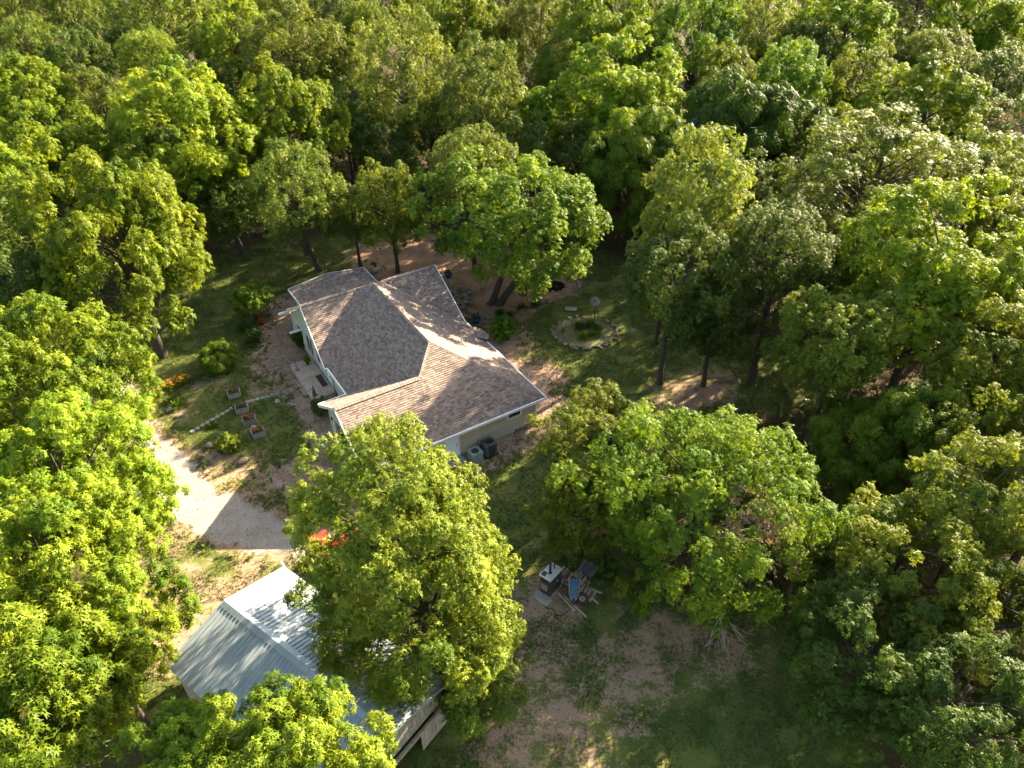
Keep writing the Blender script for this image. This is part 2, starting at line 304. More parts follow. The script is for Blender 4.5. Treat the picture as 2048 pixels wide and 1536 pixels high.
def sheet(name,poly,mat,z,cell=.13,amp=.9,fray=.55):
    P=np.array(poly); x0,y0=P.min(0)-1; x1,y1=P.max(0)+1
    xs=np.arange(x0,x1,cell); ys=np.arange(y0,y1,cell); A,B=np.meshgrid(xs,ys,indexing='ij')
    cx,cy=A[:-1,:-1]+cell/2,B[:-1,:-1]+cell/2
    s=sdist(cx,cy,poly)+amp*vnoise(cx,cy,.9)+fray*vnoise(cx,cy,2.7)+fray*1.2*vnoise(cx,cy,6.1)
    keep=s<0
    ii=np.arange(A.size).reshape(A.shape); Q=np.stack([ii[:-1,:-1],ii[1:,:-1],ii[1:,1:],ii[:-1,1:]],-1)[keep]
    used,inv=np.unique(Q,return_inverse=True); V=np.stack([A.ravel()[used],B.ravel()[used],np.full(len(used),z)],-1)
    V[:,:2]+=np.random.default_rng(5).uniform(-.045,.045,(len(V),2))
    return tag(link(name,npmesh(name,V,inv.reshape(-1,4),mat)),kind='structure')
sheet('driveway',DRIVE,M['g_pale'],.008,amp=.5,fray=.32)
sheet('gravel_apron',APRON,M['g_red'],.012,amp=1.0)
sheet('gravel_bed',FRONT,M['g_red'],.008,amp=1.0,fray=.9)
sheet('gravel_bed',EAST,M['g_red'],.008,amp=1.1,fray=.9)
sheet('mulch_bed',MULCH,M['g_mulch'],.008,amp=.8)
sheet('earth_strip',STRIP,M['g_strip'],.004,amp=1.0,fray=1.0)
HOUSE=(2.093,37.241,R(31.535))
def hw(u,v,z=0):      # house frame -> world
    c,s=math.cos(HOUSE[2]),math.sin(HOUSE[2]); return (HOUSE[0]+c*u-s*v,HOUSE[1]+s*u+c*v,z)
HPOLY=[hw(*p)[:2] for p in ((-.4,.4),(-.4,19),(-3,19),(-3,22.2),(-9.2,22.2),(-9.2,19),(-10.4,19),(-10.4,15.4),(-12,15.4),(-12,10.4),(-10.4,10.4),(-10.4,7),(-12.2,7),(-12.2,.4))]
# ---- grass tufts and litter leaves: nobody could count them
def grass(n=70000):
    g=np.random.default_rng(11); x=g.uniform(-32,20,n*3); y=g.uniform(11,64,n*3)
    dd=np.zeros_like(x)
    for bx,by,br,bs in BLOBS: dd=np.maximum(dd,bs*np.exp(-((x-bx)**2+(y-by)**2)/(2*(br*.75)**2)))
    k=(sdist(x,y,CLEAR)<-.2)&(sdist(x,y,HPOLY)>.15)&(dd+1.7*vnoise(x,y,1.1)<.42)
    for pl in (DRIVE,APRON,FRONT,EAST,MULCH,STRIP): k&=(sdist(x,y,pl)+1.2*vnoise(x,y,2.7)>.12)
    x,y=x[k][:n],y[k][:n]; m=len(x)
    V=[];tone=[]
    for b in range(3):
        a=g.uniform(0,6.283,m); L=g.uniform(.05,.13,m); wv=g.uniform(.012,.028,m); le=g.uniform(.3,1.0,m)*L
        ox,oy=g.normal(0,.05,m),g.normal(0,.05,m)
        c,s=np.cos(a),np.sin(a)
        p0=np.stack([x+ox-s*wv,y+oy+c*wv,np.zeros(m)],-1); p1=np.stack([x+ox+s*wv,y+oy-c*wv,np.zeros(m)],-1); p2=np.stack([x+ox+c*le,y+oy+s*le,L*.8],-1)
        V.append(np.stack([p0,p1,p2],1)); tone.append(np.repeat(np.clip(.5+vnoise(x,y,.4)+g.normal(0,.25,m),0,1),3))
    V=np.concatenate(V).reshape(-1,3); F=np.arange(len(V)).reshape(-1,3)
    tag(link('grass',npmesh('grass',V,F,LEAF['G'],{'tone':('POINT',np.concatenate(tone))})),'short patchy lawn grass around the house and yard','grass',kind='stuff')
grass()
def pebbles(name,polys,n,s0,s1,mat,label):
    g=np.random.default_rng(13); base=np.array([(1,0,0),(-1,0,0),(0,1,0),(0,-1,0),(0,0,1),(0,0,-.3)],float)
    f=np.array([(0,2,4),(2,1,4),(1,3,4),(3,0,4),(2,0,5),(1,2,5),(3,1,5),(0,3,5)])
    P=[]
    for pl in polys:
        a=np.array(pl); x=g.uniform(a[:,0].min()-1,a[:,0].max()+1,n*2); y=g.uniform(a[:,1].min()-1,a[:,1].max()+1,n*2)
        k=sdist(x,y,pl)+1.6*vnoise(x,y,1.3)+.8*g.normal(0,.5,len(x))<0.0
        P.append(np.stack([x[k],y[k]],-1)[:n])
    P=np.concatenate(P); P=P[(sdist(P[:,0],P[:,1],HPOLY)>.1)]; m=len(P)
    S=g.uniform(s0,s1,(m,1,1))*g.uniform(.6,1.3,(m,6,3)); V=base[None]*S; V[:,:,2]*=.6; V[:,:,:2]+=P[:,None]; V[:,:,2]+=.02
    F=(f[None]+6*np.arange(m)[:,None,None]).reshape(-1,3)
    tag(link(name,npmesh(name,V.reshape(-1,3),F,mat,{'tone':('POINT',np.repeat(g.random(m),6))})),label,'gravel',kind='stuff')
def pebmat(name,a,b2):
    m,n,b=nodes(name); at=n.nodes.new('ShaderNodeAttribute'); at.attribute_name='tone'; r_=ramp(n,[(0,a),(1,b2)]); n.links.new(at.outputs['Fac'],r_.inputs['Fac']); n.links.new(r_.outputs[0],b.inputs['Base Color']); b.inputs['Roughness'].default_value=.9; return m
pebbles('gravel',[DRIVE],9000,.02,.05,pebmat('pebble_pale',(.12,.10,.083),(.32,.285,.25)),'loose pale stones scattered along the driveway')
pebbles('gravel',[APRON,FRONT,EAST],5000,.025,.06,pebmat('pebble_red',(.13,.08,.055),(.40,.30,.23)),'loose reddish stones beside the house walls')
# ---------------------------------------------------------------- the house
house=empty('house',(HOUSE[0],HOUSE[1],0),HOUSE[2],'tan house with grey-brown shingle roof in the clearing','house')
Z0,K=2.48,.613
def clip(poly,a,b,c):            # keep a*x+b*y<=c
    o=[]
    for i in range(len(poly)):
        p,q=poly[i],poly[(i+1)%len(poly)]; dp=a*p[0]+b*p[1]-c; dq=a*q[0]+b*q[1]-c
        if dp<=0: o.append(p)
        if (dp<0<dq) or (dq<0<dp):
            t=dp/(dp-dq); o.append((p[0]+t*(q[0]-p[0]),p[1]+t*(q[1]-p[1])))
    return o
def area2(p): return sum(p[i][0]*p[(i+1)%len(p)][1]-p[(i+1)%len(p)][0]*p[i][1] for i in range(len(p)))
def roof_slope(poly,zf,down,seed,expo=.142,tabw=.26,label=None):
    """one roof plane: a deck slab and real shingle courses laid on it. poly: convex plan polygon, zf(x,y) height, down: plan direction of the fall"""
    if area2(poly)<0: poly=poly[::-1]
    n=len(poly)
    mb=MB(); top=[(x,y,zf(x,y)) for x,y in poly]; bot=[(x,y,zf(x,y)-.14) for x,y in poly]
    mb.add(bot+top,[tuple(range(n))[::-1],tuple(range(n,2*n))]+[(i,(i+1)%n,(i+1)%n+n,i+n) for i in range(n)])
    deck=mb.build('roof_slope',M['shingle'],house)
    if label: deck['label']=label
    g=random.Random(seed); dx,dy=down; ex,ey=-dy,dx            # e: along the course
    # plan exposure
    sl=abs(zf(dx,dy)-zf(0,0)); pe=expo/math.sqrt(1+sl*sl)
    S=[p[0]*dx+p[1]*dy for p in poly]; E_=[p[0]*ex+p[1]*ey for p in poly]
    V=[];Fq=[];tone=[]
    planes=[]
    for i in range(n):
        p,q=poly[i],poly[(i+1)%n]; a,b=q[1]-p[1],-(q[0]-p[0]); planes.append((a,b,a*p[0]+b*p[1]))
    s=max(S)+.02; cnt=0
    while s>min(S):
        e=min(E_)-g.random()*tabw
        while e<max(E_):
            wd=tabw*g.choice((.45,.6,.8,1.0,1.15))
            a0,a1,b0,b1=s-pe,s,e+.004,e+wd-.004
            quad=[(dx*a1+ex*b0,dy*a1+ey*b0),(dx*a1+ex*b1,dy*a1+ey*b1),(dx*a0+ex*b1,dy*a0+ey*b1),(dx*a0+ex*b0,dy*a0+ey*b0)]
            for pl in planes:
                quad=clip(quad,*pl)
                if len(quad)<3: break
            if len(quad)>=3:
                th=g.choice((.018,.026,.034)); t=.12+g.choice((.05,.2,.3,.42,.5,.6,.7,.85))*.62+g.random()*.14
                m=len(quad); vs=[];
                for x,y in quad:
                    fr=(x*dx+y*dy-a0)/pe; vs.append((x,y,zf(x,y)+.004+th*fr))
                o=len(V); V+=vs; Fq.append(tuple(range(o,o+m))); tone+=[t]*m
                # butt edge: drop faces along the two lower vertices
                low=[i for i in range(m) if (quad[i][0]*dx+quad[i][1]*dy-a0)/pe>.98]
                if len(low)==2:
                    i,j=low; o2=len(V)
                    for kx in (i,j): x,y=quad[kx]; V.append((x,y,zf(x,y)-.002))
                    tone+=[0.0]*2; Fq.append((o+i,o2,o2+1,o+j))  # darkest tone paints a shadow line under each shingle course
            e+=wd
        s-=pe
    me=bpy.data.meshes.new('shingles'); me.from_pydata(V,[],Fq); a=me.attributes.new('tone','FLOAT','POINT'); a.data.foreach_set('value',np.array(tone,np.float32)); me.materials.append(M['shingle'])
    tag(link('shingles',me,deck),kind='stuff')
    return deck
W=10.53; XR=-5.29; ZR=Z0+K*5.27; G=7.17; GL=-12.44; YC=14.9; HG=4.3; ZC=Z0+K*HG; XF=-10.72
zE=lambda x,y:Z0-K*x
zS=lambda x,y:Z0+K*y
zW=lambda x,y:Z0+K*(x+W)
zGN=lambda x,y:Z0+K*(G-y)
zCS=lambda x,y:Z0+K*(y-(YC-HG))
zCN=lambda x,y:Z0+K*(YC+HG-y)
xh=-W+G/2
roof_slope([(0.0,0),(0,10.6),(-4.3,14.9),(XR,13.9),(XR,5.29)],zE,(1,0),1)
roof_slope([(0,0),(XR,5.27),(xh,G/2),(xh,0)],zS,(0,-1),2)
roof_slope([(xh,0),(xh,G/2),(GL,G/2),(GL,0)],zS,(0,-1),3)
roof_slope([(XR,5.27),(XR,13.9),(-6.28,14.9),(-W,10.65),(-W,G),(xh,G/2)],zW,(-1,0),4)
roof_slope([(GL,G/2),(xh,G/2),(-W,G),(GL,G)],zGN,(0,1),5)
roof_slope([(XF,10.6),(-W-.0,10.6),(-6.25,14.9),(XF+.28,14.9)],zCS,(0,-1),6)
roof_slope([(0.02,10.6),(0.02,14.9),(-4.3,14.9)],zCS,(0,-1),7)
roof_slope([(0.02,14.9),(0.02,19.2),(XF+.28,19.2),(XF+.28,14.9)],zCN,(0,1),8)
roof_slope([(XR,13.9),(-4.3,14.9),(-6.28,14.9)],lambda x,y:ZR-K*(y-13.9)*1.0-.0,(0,1),9)
# low wing at the far end
ZW2,KW,XW,HW2=2.41,.124,-6.14,3.13
roof_slope([(XW-HW2,18.55),(XW-HW2,22.23),(XW,22.23),(XW,18.55)],lambda x,y:ZW2+KW*(x-XW+HW2),(-1,0),10)
roof_slope([(XW,18.55),(XW,22.23),(XW+HW2,22.23),(XW+HW2,18.55)],lambda x,y:ZW2+KW*(XW+HW2-x),(1,0),11)
# bay roof on the east eave
by0,by1,bo=7.35,9.35,.55
roof_slope([(0,by0),(0,by1),(bo,by1-.5),(bo,by0+.5)],lambda x,y:Z0+.22-.35*x,(1,0),12)
roof_slope([(-.62,by0+.5),(-.62,by1-.5),(0,by1-.02),(0,by0+.02)],lambda x,y:Z0+.22-.26*x,(1,0),13)
# ridge and hip caps
def cap(p,q,wd=.15,drop=.075):
    p,q=Vector(p),Vector(q); L=(q-p).length; d=(q-p)/L; sv=d.cross(Vector((0,0,1))).normalized(); V=[];Fq=[];tone=[]; g=random.Random(int(L*991)); s=0
    while s<L:
        e=min(L,s+.2); t=.3+g.random()*.5
        for k,h in ((s,.055),(e,.04)):
            c=p+d*k; V+=[c-sv*wd+Vector((0,0,h-drop)),c+Vector((0,0,h)),c+sv*wd+Vector((0,0,h-drop))]
        o=len(V)-6; Fq+=[(o,o+1,o+4,o+3),(o+1,o+2,o+5,o+4)]; tone+=[t]*6; s+=.2
    me=bpy.data.meshes.new('ridge_cap'); me.from_pydata(V,[],Fq); a=me.attributes.new('tone','FLOAT','POINT'); a.data.foreach_set('value',np.array(tone,np.float32)); me.materials.append(M['shingle']); link('ridge_cap',me,house)
cap((XR,5.29,ZR),(XR,13.9,ZR)); cap((0,0,Z0),(XR,5.29,ZR),.13); cap((xh,G/2,Z0+K*G/2),(XR,5.29,ZR),.13)
cap((GL,G/2,Z0+K*G/2),(xh,G/2,Z0+K*G/2),.2,.1); cap((XF+.28,YC,ZC),(-6.3,YC,ZC),.16); cap((0.02,YC,ZC),(-4.3,YC,ZC),.16); cap((XW,18.5,ZW2+KW*HW2),(XW,22.23,ZW2+KW*HW2),.12,.03)
# white gutters and fascia
def fascia(p,q,h=.17,t=.09,name='gutter',mat='white'): return MB().bar(p,q,t,h).build(name,M[mat],house)
zg=Z0-.075
fascia((.055,-.06,zg),(.055,by0-.02,zg)); fascia((.055,by1+.02,zg),(.055,10.6,zg)); fascia((.01,-.055,zg),(GL,-.055,zg))
fascia((-W-.055,G+.0,zg),(-W-.055,10.5,zg)); fascia((GL,G+.055,zg),(-W-.1,G+.055,zg)); fascia((XF,10.545,zg),(-W-.02,10.545,zg),.17,.1)
fascia((XF+.25,19.26,zg),(-9.0,19.26,zg)); fascia((XW-HW2-.05,19.3,ZW2-.07),(XW-HW2-.05,22.25,ZW2-.07),.13); fascia((XW+HW2+.05,19.3,ZW2-.07),(XW+HW2+.05,22.25,ZW2-.07),.13)
def rake(p,q): return MB().bar(Vector(p)-Vector((0,0,.09)),Vector(q)-Vector((0,0,.09)),.06,.2).build('rake_board',M['white'],house)
rake((GL-.035,-.02,Z0),(GL-.035,G/2,Z0+K*G/2)); rake((GL-.035,G+.02,Z0),(GL-.035,G/2,Z0+K*G/2))
rake((XF-.035,10.58,Z0),(XF+.245,YC,ZC)); rake((XF+.245,YC,ZC),(XF+.245,19.2,Z0)); rake((.06,10.58,Z0),(.06,YC,ZC)); rake((.06,YC,ZC),(.06,19.2,Z0))
rake((XW-HW2,22.27,ZW2),(XW,22.27,ZW2+KW*HW2)); rake((XW,22.27,ZW2+KW*HW2),(XW+HW2,22.27,ZW2))
MB().bar((-11.25,16.3,2.32),(-10.2,16.3,2.32),.14,.14).build('porch_beam',M['white'],house)
MB().bar((-11.15,19.2,2.30),(-10.3,19.2,2.30),.16,.16).build('porch_beam',M['white'],house)
# walls: lap siding with a real saw-tooth profile
def siding(a,b,z0,ztop,mat='siding',name='wall',step=.19,holes=(),th=.16,inner=None):
    """wall from a to b (plan), outside on the right-hand side walking a->b. ztop: number or function of distance. holes: (s0,s1,z0,z1)"""
    ax,ay=a; bx,by=b; L=math.hypot(bx-ax,by-ay); dx,dy=(bx-ax)/L,(by-ay)/L; nx,ny=dy,-dx
    tf=ztop if callable(ztop) else (lambda s:ztop)
    cuts=sorted({0,L}|{h[0] for h in holes}|{h[1] for h in holes}|({inner} if inner else set()))
    mb=MB()
    for s0,s1 in zip(cuts[:-1],cuts[1:]):
        zs=[z0]; zz=z0
        hh=[h for h in holes if h[0]<=s0+1e-6 and h[1]>=s1-1e-6]
        segs=[(z0,None)]
        if hh: segs=[(z0,hh[0][2]),(hh[0][3],None)]
        for za,zb in segs:
            z=za
            top=max(tf(s0),tf(s1)) if zb is None else zb
            while z<top-1e-4:
                z2=min(z+step,top)
                def P(s,zv,o): 
                    zc=min(zv,tf(s)) if zb is None else zv
                    return (ax+dx*s+nx*o,ay+dy*s+ny*o,zc)
                mb.add([P(s0,z,.022),P(s1,z,.022),P(s1,z2,.004),P(s0,z2,.004),P(s0,z,-th),P(s1,z,-th),P(s1,z2,-th),P(s0,z2,-th)],[(0,1,2,3),(5,4,7,6),(0,4,5,1),(3,2,6,7),(0,3,7,4),(1,5,6,2)])
                z=z2
    return mb.build(name,M[mat],house)
ST=Z0-.15
# south wall (door and small high window)
siding((-11.97,.5),(-.5,.5),.18,ST+.1,'siding',holes=((4.95,5.87,.18,2.15),(9.47,10.42,1.42,1.95)))
siding((-.5,.5),(-.5,10.9),.18,ST+.1); siding((-.45,10.9),(-.45,18.8),.18,lambda s:min(Z0-.2+K*s,Z0-.2+K*(7.9-s)) if True else 0,inner=3.95)
gz=lambda s:Z0-.2+K*min(s+.3,6.87-s)
siding((-11.97,6.67),(-11.97,.5),.05,gz,'siding_pale',inner=3.09,holes=((.75,5.4,.05,2.2),))
siding((-10.25,10.85),(-10.25,6.67),.18,ST,'siding_pale'); siding((-10.25,6.67),(-11.97,6.67),.18,ST,'siding_pale')
siding((-10.25,18.85),(-10.25,10.85),.18,lambda s:Z0-.2+K*min(s+.25,8.25-s),'siding_pale',inner=4.0,holes=((1.0,2.3,.9,2.1),(2.9,4.4,.7,2.35),(5.0,6.4,.9,2.1),(6.75,7.7,.25,2.3)))
siding((-10.25,10.85),(-9.4,10.85),.18,ST,'siding_pale')
siding((-.5,18.85),(-3.3,18.85),.18,ST,'siding'); siding((-3.3,18.85),(-3.3,21.9),.18,2.3,'siding'); siding((-3.3,21.9),(-9.0,21.9),.18,2.3,'siding_pale'); siding((-9.0,21.9),(-9.0,18.85),.18,2.3,'siding_pale'); siding((-9.0,18.85),(-10.25,18.85),.18,ST,'siding_pale')
siding((.0,7.6),(.0,9.1),.18,2.45,'siding',name='bay_wall'); 
MB().prism([(-12.0,.52),(-.52,.52),(-.52,18.8),(-10.2,18.8),(-10.2,6.6),(-12.0,6.6)],-.02,.17).build('foundation',M['concrete'],house)
# stone facing at the south-east corner
for i in range(16):
    r_=random.Random(i+40); sx=r_.uniform(.16,.3); MB().box((-2.0+.135*i+r_.uniform(-.03,.03),.46,.08+.16*(i%2)),(sx,.14,.17)).build('facing_stone',M['stone'],house,bevel=.025)
# corner boards
for x,y,m in ((-.49,.49,'siding'),(-11.98,.49,'white'),(-11.98,6.68,'white'),(-10.27,10.86,'white'),(-10.27,18.86,'white')):
    MB().box((x,y,1.25),(.1,.1,2.1)).build('corner_board',M[m],house)
# side door
dr=MB().box((-6.56,.50,1.16),(.86,.06,1.94)).build('door',M['door'],house)
for s in (-1,1): MB().box((-6.56+s*.475,.485,1.165),(.09,.09,1.99)).build('door_frame',M['white'],dr)
MB().lathe([(.0,-.03),(.035,-.02),(.035,.02),(0,.03)],n=10).build('door_knob',M['black'],dr,loc=(-6.24,.43,1.05)); MB().lathe([(.0,-.02),(.028,-.015),(.028,.015),(0,.02)],n=10).build('door_lock',M['black'],dr,loc=(-6.24,.44,1.24))
MB().box((-6.5,.1,.10),(1.1,.75,.16)).build('door_step',M['concrete'],house,bevel=.02)
# small high window on the south wall
def window(c,wd,ht,ax,out,mull=0):
    """c centre, ax plan axis along the wall, out outward normal"""
    wn=MB(); ax=Vector(ax); out=Vector(out); c=Vector(c); up=Vector((0,0,1))
    g=MB().bar(c-ax*wd/2,c+ax*wd/2,.03,ht,up).build('window',M['glass'],house)
    for s in (-1,1):
        MB().bar(c+up*s*(ht/2+.03)-ax*(wd/2+.07)+out*.04,c+up*s*(ht/2+.03)+ax*(wd/2+.07)+out*.04,.09,.08).build('window_frame',M['white'],g)
        MB().bar(c+ax*s*(wd/2+.03)-up*ht/2+out*.04,c+ax*s*(wd/2+.03)+up*ht/2+out*.04,.09,.08,ax).build('window_frame',M['white'],g)
    if mull: MB().bar(c-up*ht/2+out*.03,c+up*ht/2+out*.03,.05,.05,ax).build('mullion',M['white'],g)
    return g
window((-2.025,.53,1.685),.92,.5,(1,0,0),(0,-1,0))
for s0,s1,z0,z1 in ((1.0,2.3,.9,2.1),(2.9,4.4,.7,2.35),(5.0,6.4,.9,2.1)): window((-10.22,18.85-(s0+s1)/2,(z0+z1)/2),s1-s0-.03,z1-z0-.03,(0,1,0),(-1,0,0),1)
fd=MB().box((-10.22,18.85-7.225,1.27),(.06,.94,2.03)).build('front_door',M['door'],house); MB().lathe([(0,-.03),(.035,-.02),(.035,.02),(0,.03)],n=10).build('door_knob',M['black'],fd,loc=(-10.29,18.85-7.55,1.15))
# garage door: half raised, dark inside
gd=MB()
for k in range(2): gd.box((-11.90,3.59,1.95-.0+.24*k-.02),(.05,4.62,.22))
gdo=gd.build('garage_door',M['white'],house)
for y in (1.22,5.97): MB().box((-11.99,y,1.12),(.1,.12,2.14)).build('door_frame',M['white'],gdo)
MB().box((-11.99,3.6,2.27),(.1,4.9,.14)).build('door_frame',M['white'],gdo)
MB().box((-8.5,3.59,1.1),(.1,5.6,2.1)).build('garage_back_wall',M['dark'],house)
MB().box((-12.15,3.6,.03),(.6,5.3,.07)).build('door_threshold',M['concrete'],house)
for y in (6.15,1.02): 
    lm=MB().box((-12.06,y,1.85),(.1,.1,.22)).build('wall_lamp',M['black'],house)
# vent pipe on the roof
MB().tube([(-2.55,6.1,zE(-2.55,0)-.1),(-2.55,6.1,zE(-2.55,0)+.42)],.05,10).build('vent_pipe',M['white'],house)
MB().tube([(-2.1,11.8,zCS(-2.1,11.8)-.05),(-2.1,11.8,zCS(-2.1,11.8)+.3)],.04,8).build('vent_pipe',M['white'],house)
MB().box((-1.6,20.7,ZW2+.22),(.3,.12,.08),.4).build('roof_vent',M['white'],house) if False else None
# front deck: boards, rim and a step
deck=empty('front_deck',hw(-11.14,12.9,0),HOUSE[2],'low wooden front deck of brown boards beside the house wall','deck')
for i in range(34):
    y=-2.41+4.82*(i+.5)/34
    MB().box((-.02,y,.38),(1.62,.128,.04)).build('board',M['deck'],deck)
for a in (-.79,.75): MB().box((a,0,.19),(.06,4.84,.33)).build('rim_joist',M['deck'],deck)
for a in (-2.40,2.40): MB().box((-.02,a,.19),(1.48,.05,.33)).build('rim_joist',M['deck'],deck)
st=empty('step',hw(-12.12,12.4,0),HOUSE[2],'pale wooden step in front of the front deck','step')
for k in range(2): MB().box((-.08+.18*k,0,.15),(.165,1.65,.045)).build('tread',M['lumber'],st)
for k in (-.75,0,.75): MB().box((0,k,.07),(.3,.05,.12)).build('support',M['lumber'],st)
# downpipes and a meter on the walls
for x,y in ((-.42,.40),(-11.85,.40),(-10.36,10.74),(-.40,10.5)): MB().box((x,y,1.2),(.07,.07,2.2)).build('downpipe',M['white'],house)
mt=MB().box((-7.6,.42,1.45),(.28,.12,.42)).build('meter_box',M['acgreen'],house); MB().tube([(-7.6,.40,1.66),(-7.6,.40,2.3)],.025,8).build('conduit',M['acgreen'],mt)
# ---------------------------------------------------------------- metal-roofed shed
SH=(-13.16,20.90,R(-36.84)); SL,SHW,SZE,SZR=10.35,3.29,3.12,4.06
shed=empty('metal_shed',(SH[0],SH[1],0),SH[2],'board shed with pale ribbed metal gable roof near the driveway','shed')
def panel(side,s0,s1,i):
    """one ribbed sheet, s along the ridge, running from ridge to eave"""
    V=[];Fq=[]; prof=[]
    n=4; wv=(s1-s0)/n
    for k in range(n):
        b=s0+k*wv
        prof+=[(b,.0),(b+wv*.40,.0),(b+wv*.46,.042),(b+wv*.60,.042),(b+wv*.66,0)]
    prof.append((s1-.004,0)); lift=.004*(i%2)
    for s,h in prof:
        for t,z in ((.02,SZR),(SHW,SZE)): V.append((s,side*t,z+h+lift))
    for k in range(len(prof)-1): Fq.append((2*k,2*k+1,2*k+3,2*k+2))
    m=len(V); V+= [(x,y,z-.02) for x,y,z in V]; Fq+= [tuple(q+m for q in f)[::-1] for f in Fq]
    Fq+=[(2*k+1,2*k+1+m,2*k+3+m,2*k+3) for k in range(len(prof)-1)]
    mb=MB(); mb.add(V,Fq); return mb.build('roof_panel',M['metal'],shed)
NP=12
for side in (1,-1):
    for i in range(NP): panel(side,SL*i/NP,SL*(i+1)/NP,i)
rc=MB()
for side in (1,-1): rc.add([(-.03,0,SZR+.075),(SL+.03,0,SZR+.075),(SL+.03,side*.26,SZR+.045-.26*.286),(-.03,side*.26,SZR+.045-.26*.286)],[(0,1,2,3)])
rc.build('ridge_cap',M['metal'],shed)
for x in (-.03,SL+.03):
    for side in (1,-1): MB().bar((x,0,SZR+.01),(x,side*SHW,SZE+.01),.05,.13).build('rake_trim',M['metal'],shed)
# walls of vertical boards: each gable and side board its own piece where the picture shows them
def boards(a,b,zb,zt,n,skip=None):
    for k in range(n):
        s=(k+.5)/n; x=a[0]+(b[0]-a[0])*s; y=a[1]+(b[1]-a[1])*s; L=math.hypot(b[0]-a[0],b[1]-a[1])/n; rz=math.atan2(b[1]-a[1],b[0]-a[0])
        top=zt(x,y) if callable(zt) else zt; bot=zb(x,y) if callable(zb) else zb
        if top-bot>.02: MB().box((x,y,(top+bot)/2),(L*.94,.03,top-bot),rz).build('wall_board',M['plank_wall'],shed)
gt=lambda x,y:SZR-.06-abs(y)*.286
boards((SL-.18,-SHW+.2),(SL-.18,SHW-.2),2.0,gt,26)            # upper gable boards above the opening
boards((SL-.16,1.5),(SL-.16,SHW-.2),0.02,1.5,7)               # leaf beside the opening
boards((SL-.18,-SHW+.2),(SL-.18,-1.6),0.02,2.0,7)
boards((.15,-SHW+.2),(.15,SHW-.2),.02,gt,14)
boards((.15,SHW-.2),(SL-.18,SHW-.2),.02,SZE-.06,28); boards((.15,-SHW+.2),(SL-.18,-SHW+.2),.02,SZE-.06,28)
MB().bar((SL-.1,-SHW+.1,1.62),(SL-.1,SHW-.1,1.62),.12,.2).build('beam',M['lumber'],shed)
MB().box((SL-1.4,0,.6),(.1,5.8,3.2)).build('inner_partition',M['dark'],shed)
for k in range(5): MB().bar((SL-.5,-2.6,1.72+.05*k),(SL-.45,2.4,1.74+.05*k),.1,.045).build('stored_plank',M['lumber'],shed)
MB().bar((.35,3.3,2.3),(-.75,3.55,2.75),.09,.09).build('support_arm',M['white'],shed)
# ---------------------------------------------------------------- foliage generator
def sprays(C,N,g,nleaf,L,wd,droop,tone,fan=6.283,lift=.25):
    """rosettes of leaflets. C centres (k,3), N normals (k,3)"""
    k=len(C); ref=np.where(np.abs(N[:,2:3])<.9,np.array([[0,0,1.]]),np.array([[1.,0,0]]))
    t1=np.cross(N,ref); t1/=np.linalg.norm(t1,axis=1,keepdims=True)+1e-9; t2=np.cross(N,t1)
    a0=g.uniform(0,6.283,k); V=[];T=[]
    for j in range(nleaf):
        a=a0+fan*j/nleaf+g.normal(0,.25,k); d=t1*np.cos(a)[:,None]+t2*np.sin(a)[:,None]+N*g.uniform(-.1,lift*2,k)[:,None]
        d[:,2]-=droop*g.uniform(.3,1.2,k); d/=np.linalg.norm(d,axis=1,keepdims=True)+1e-9
        sd_=np.cross(N,d); sd_/=np.linalg.norm(sd_,axis=1,keepdims=True)+1e-9
        l=(L*g.uniform(.7,1.25,k))[:,None]
        fold=N*(l*.08)
        mL=C+d*l*.22+sd_*l*wd*.55+fold; tip=C+d*l; tip[:,2]-=(l[:,0]*droop*.35); mR=C+d*l*.22-sd_*l*wd*.55+fold
        V.append(np.stack([mR,tip,mL],1)); T.append(np.repeat(np.clip(tone+g.normal(0,.12,k),0,1),3))
    return np.concatenate(V).reshape(-1,3),np.concatenate(T)
def unit(a): return a/(np.linalg.norm(a,axis=-1,keepdims=True)+1e-9)
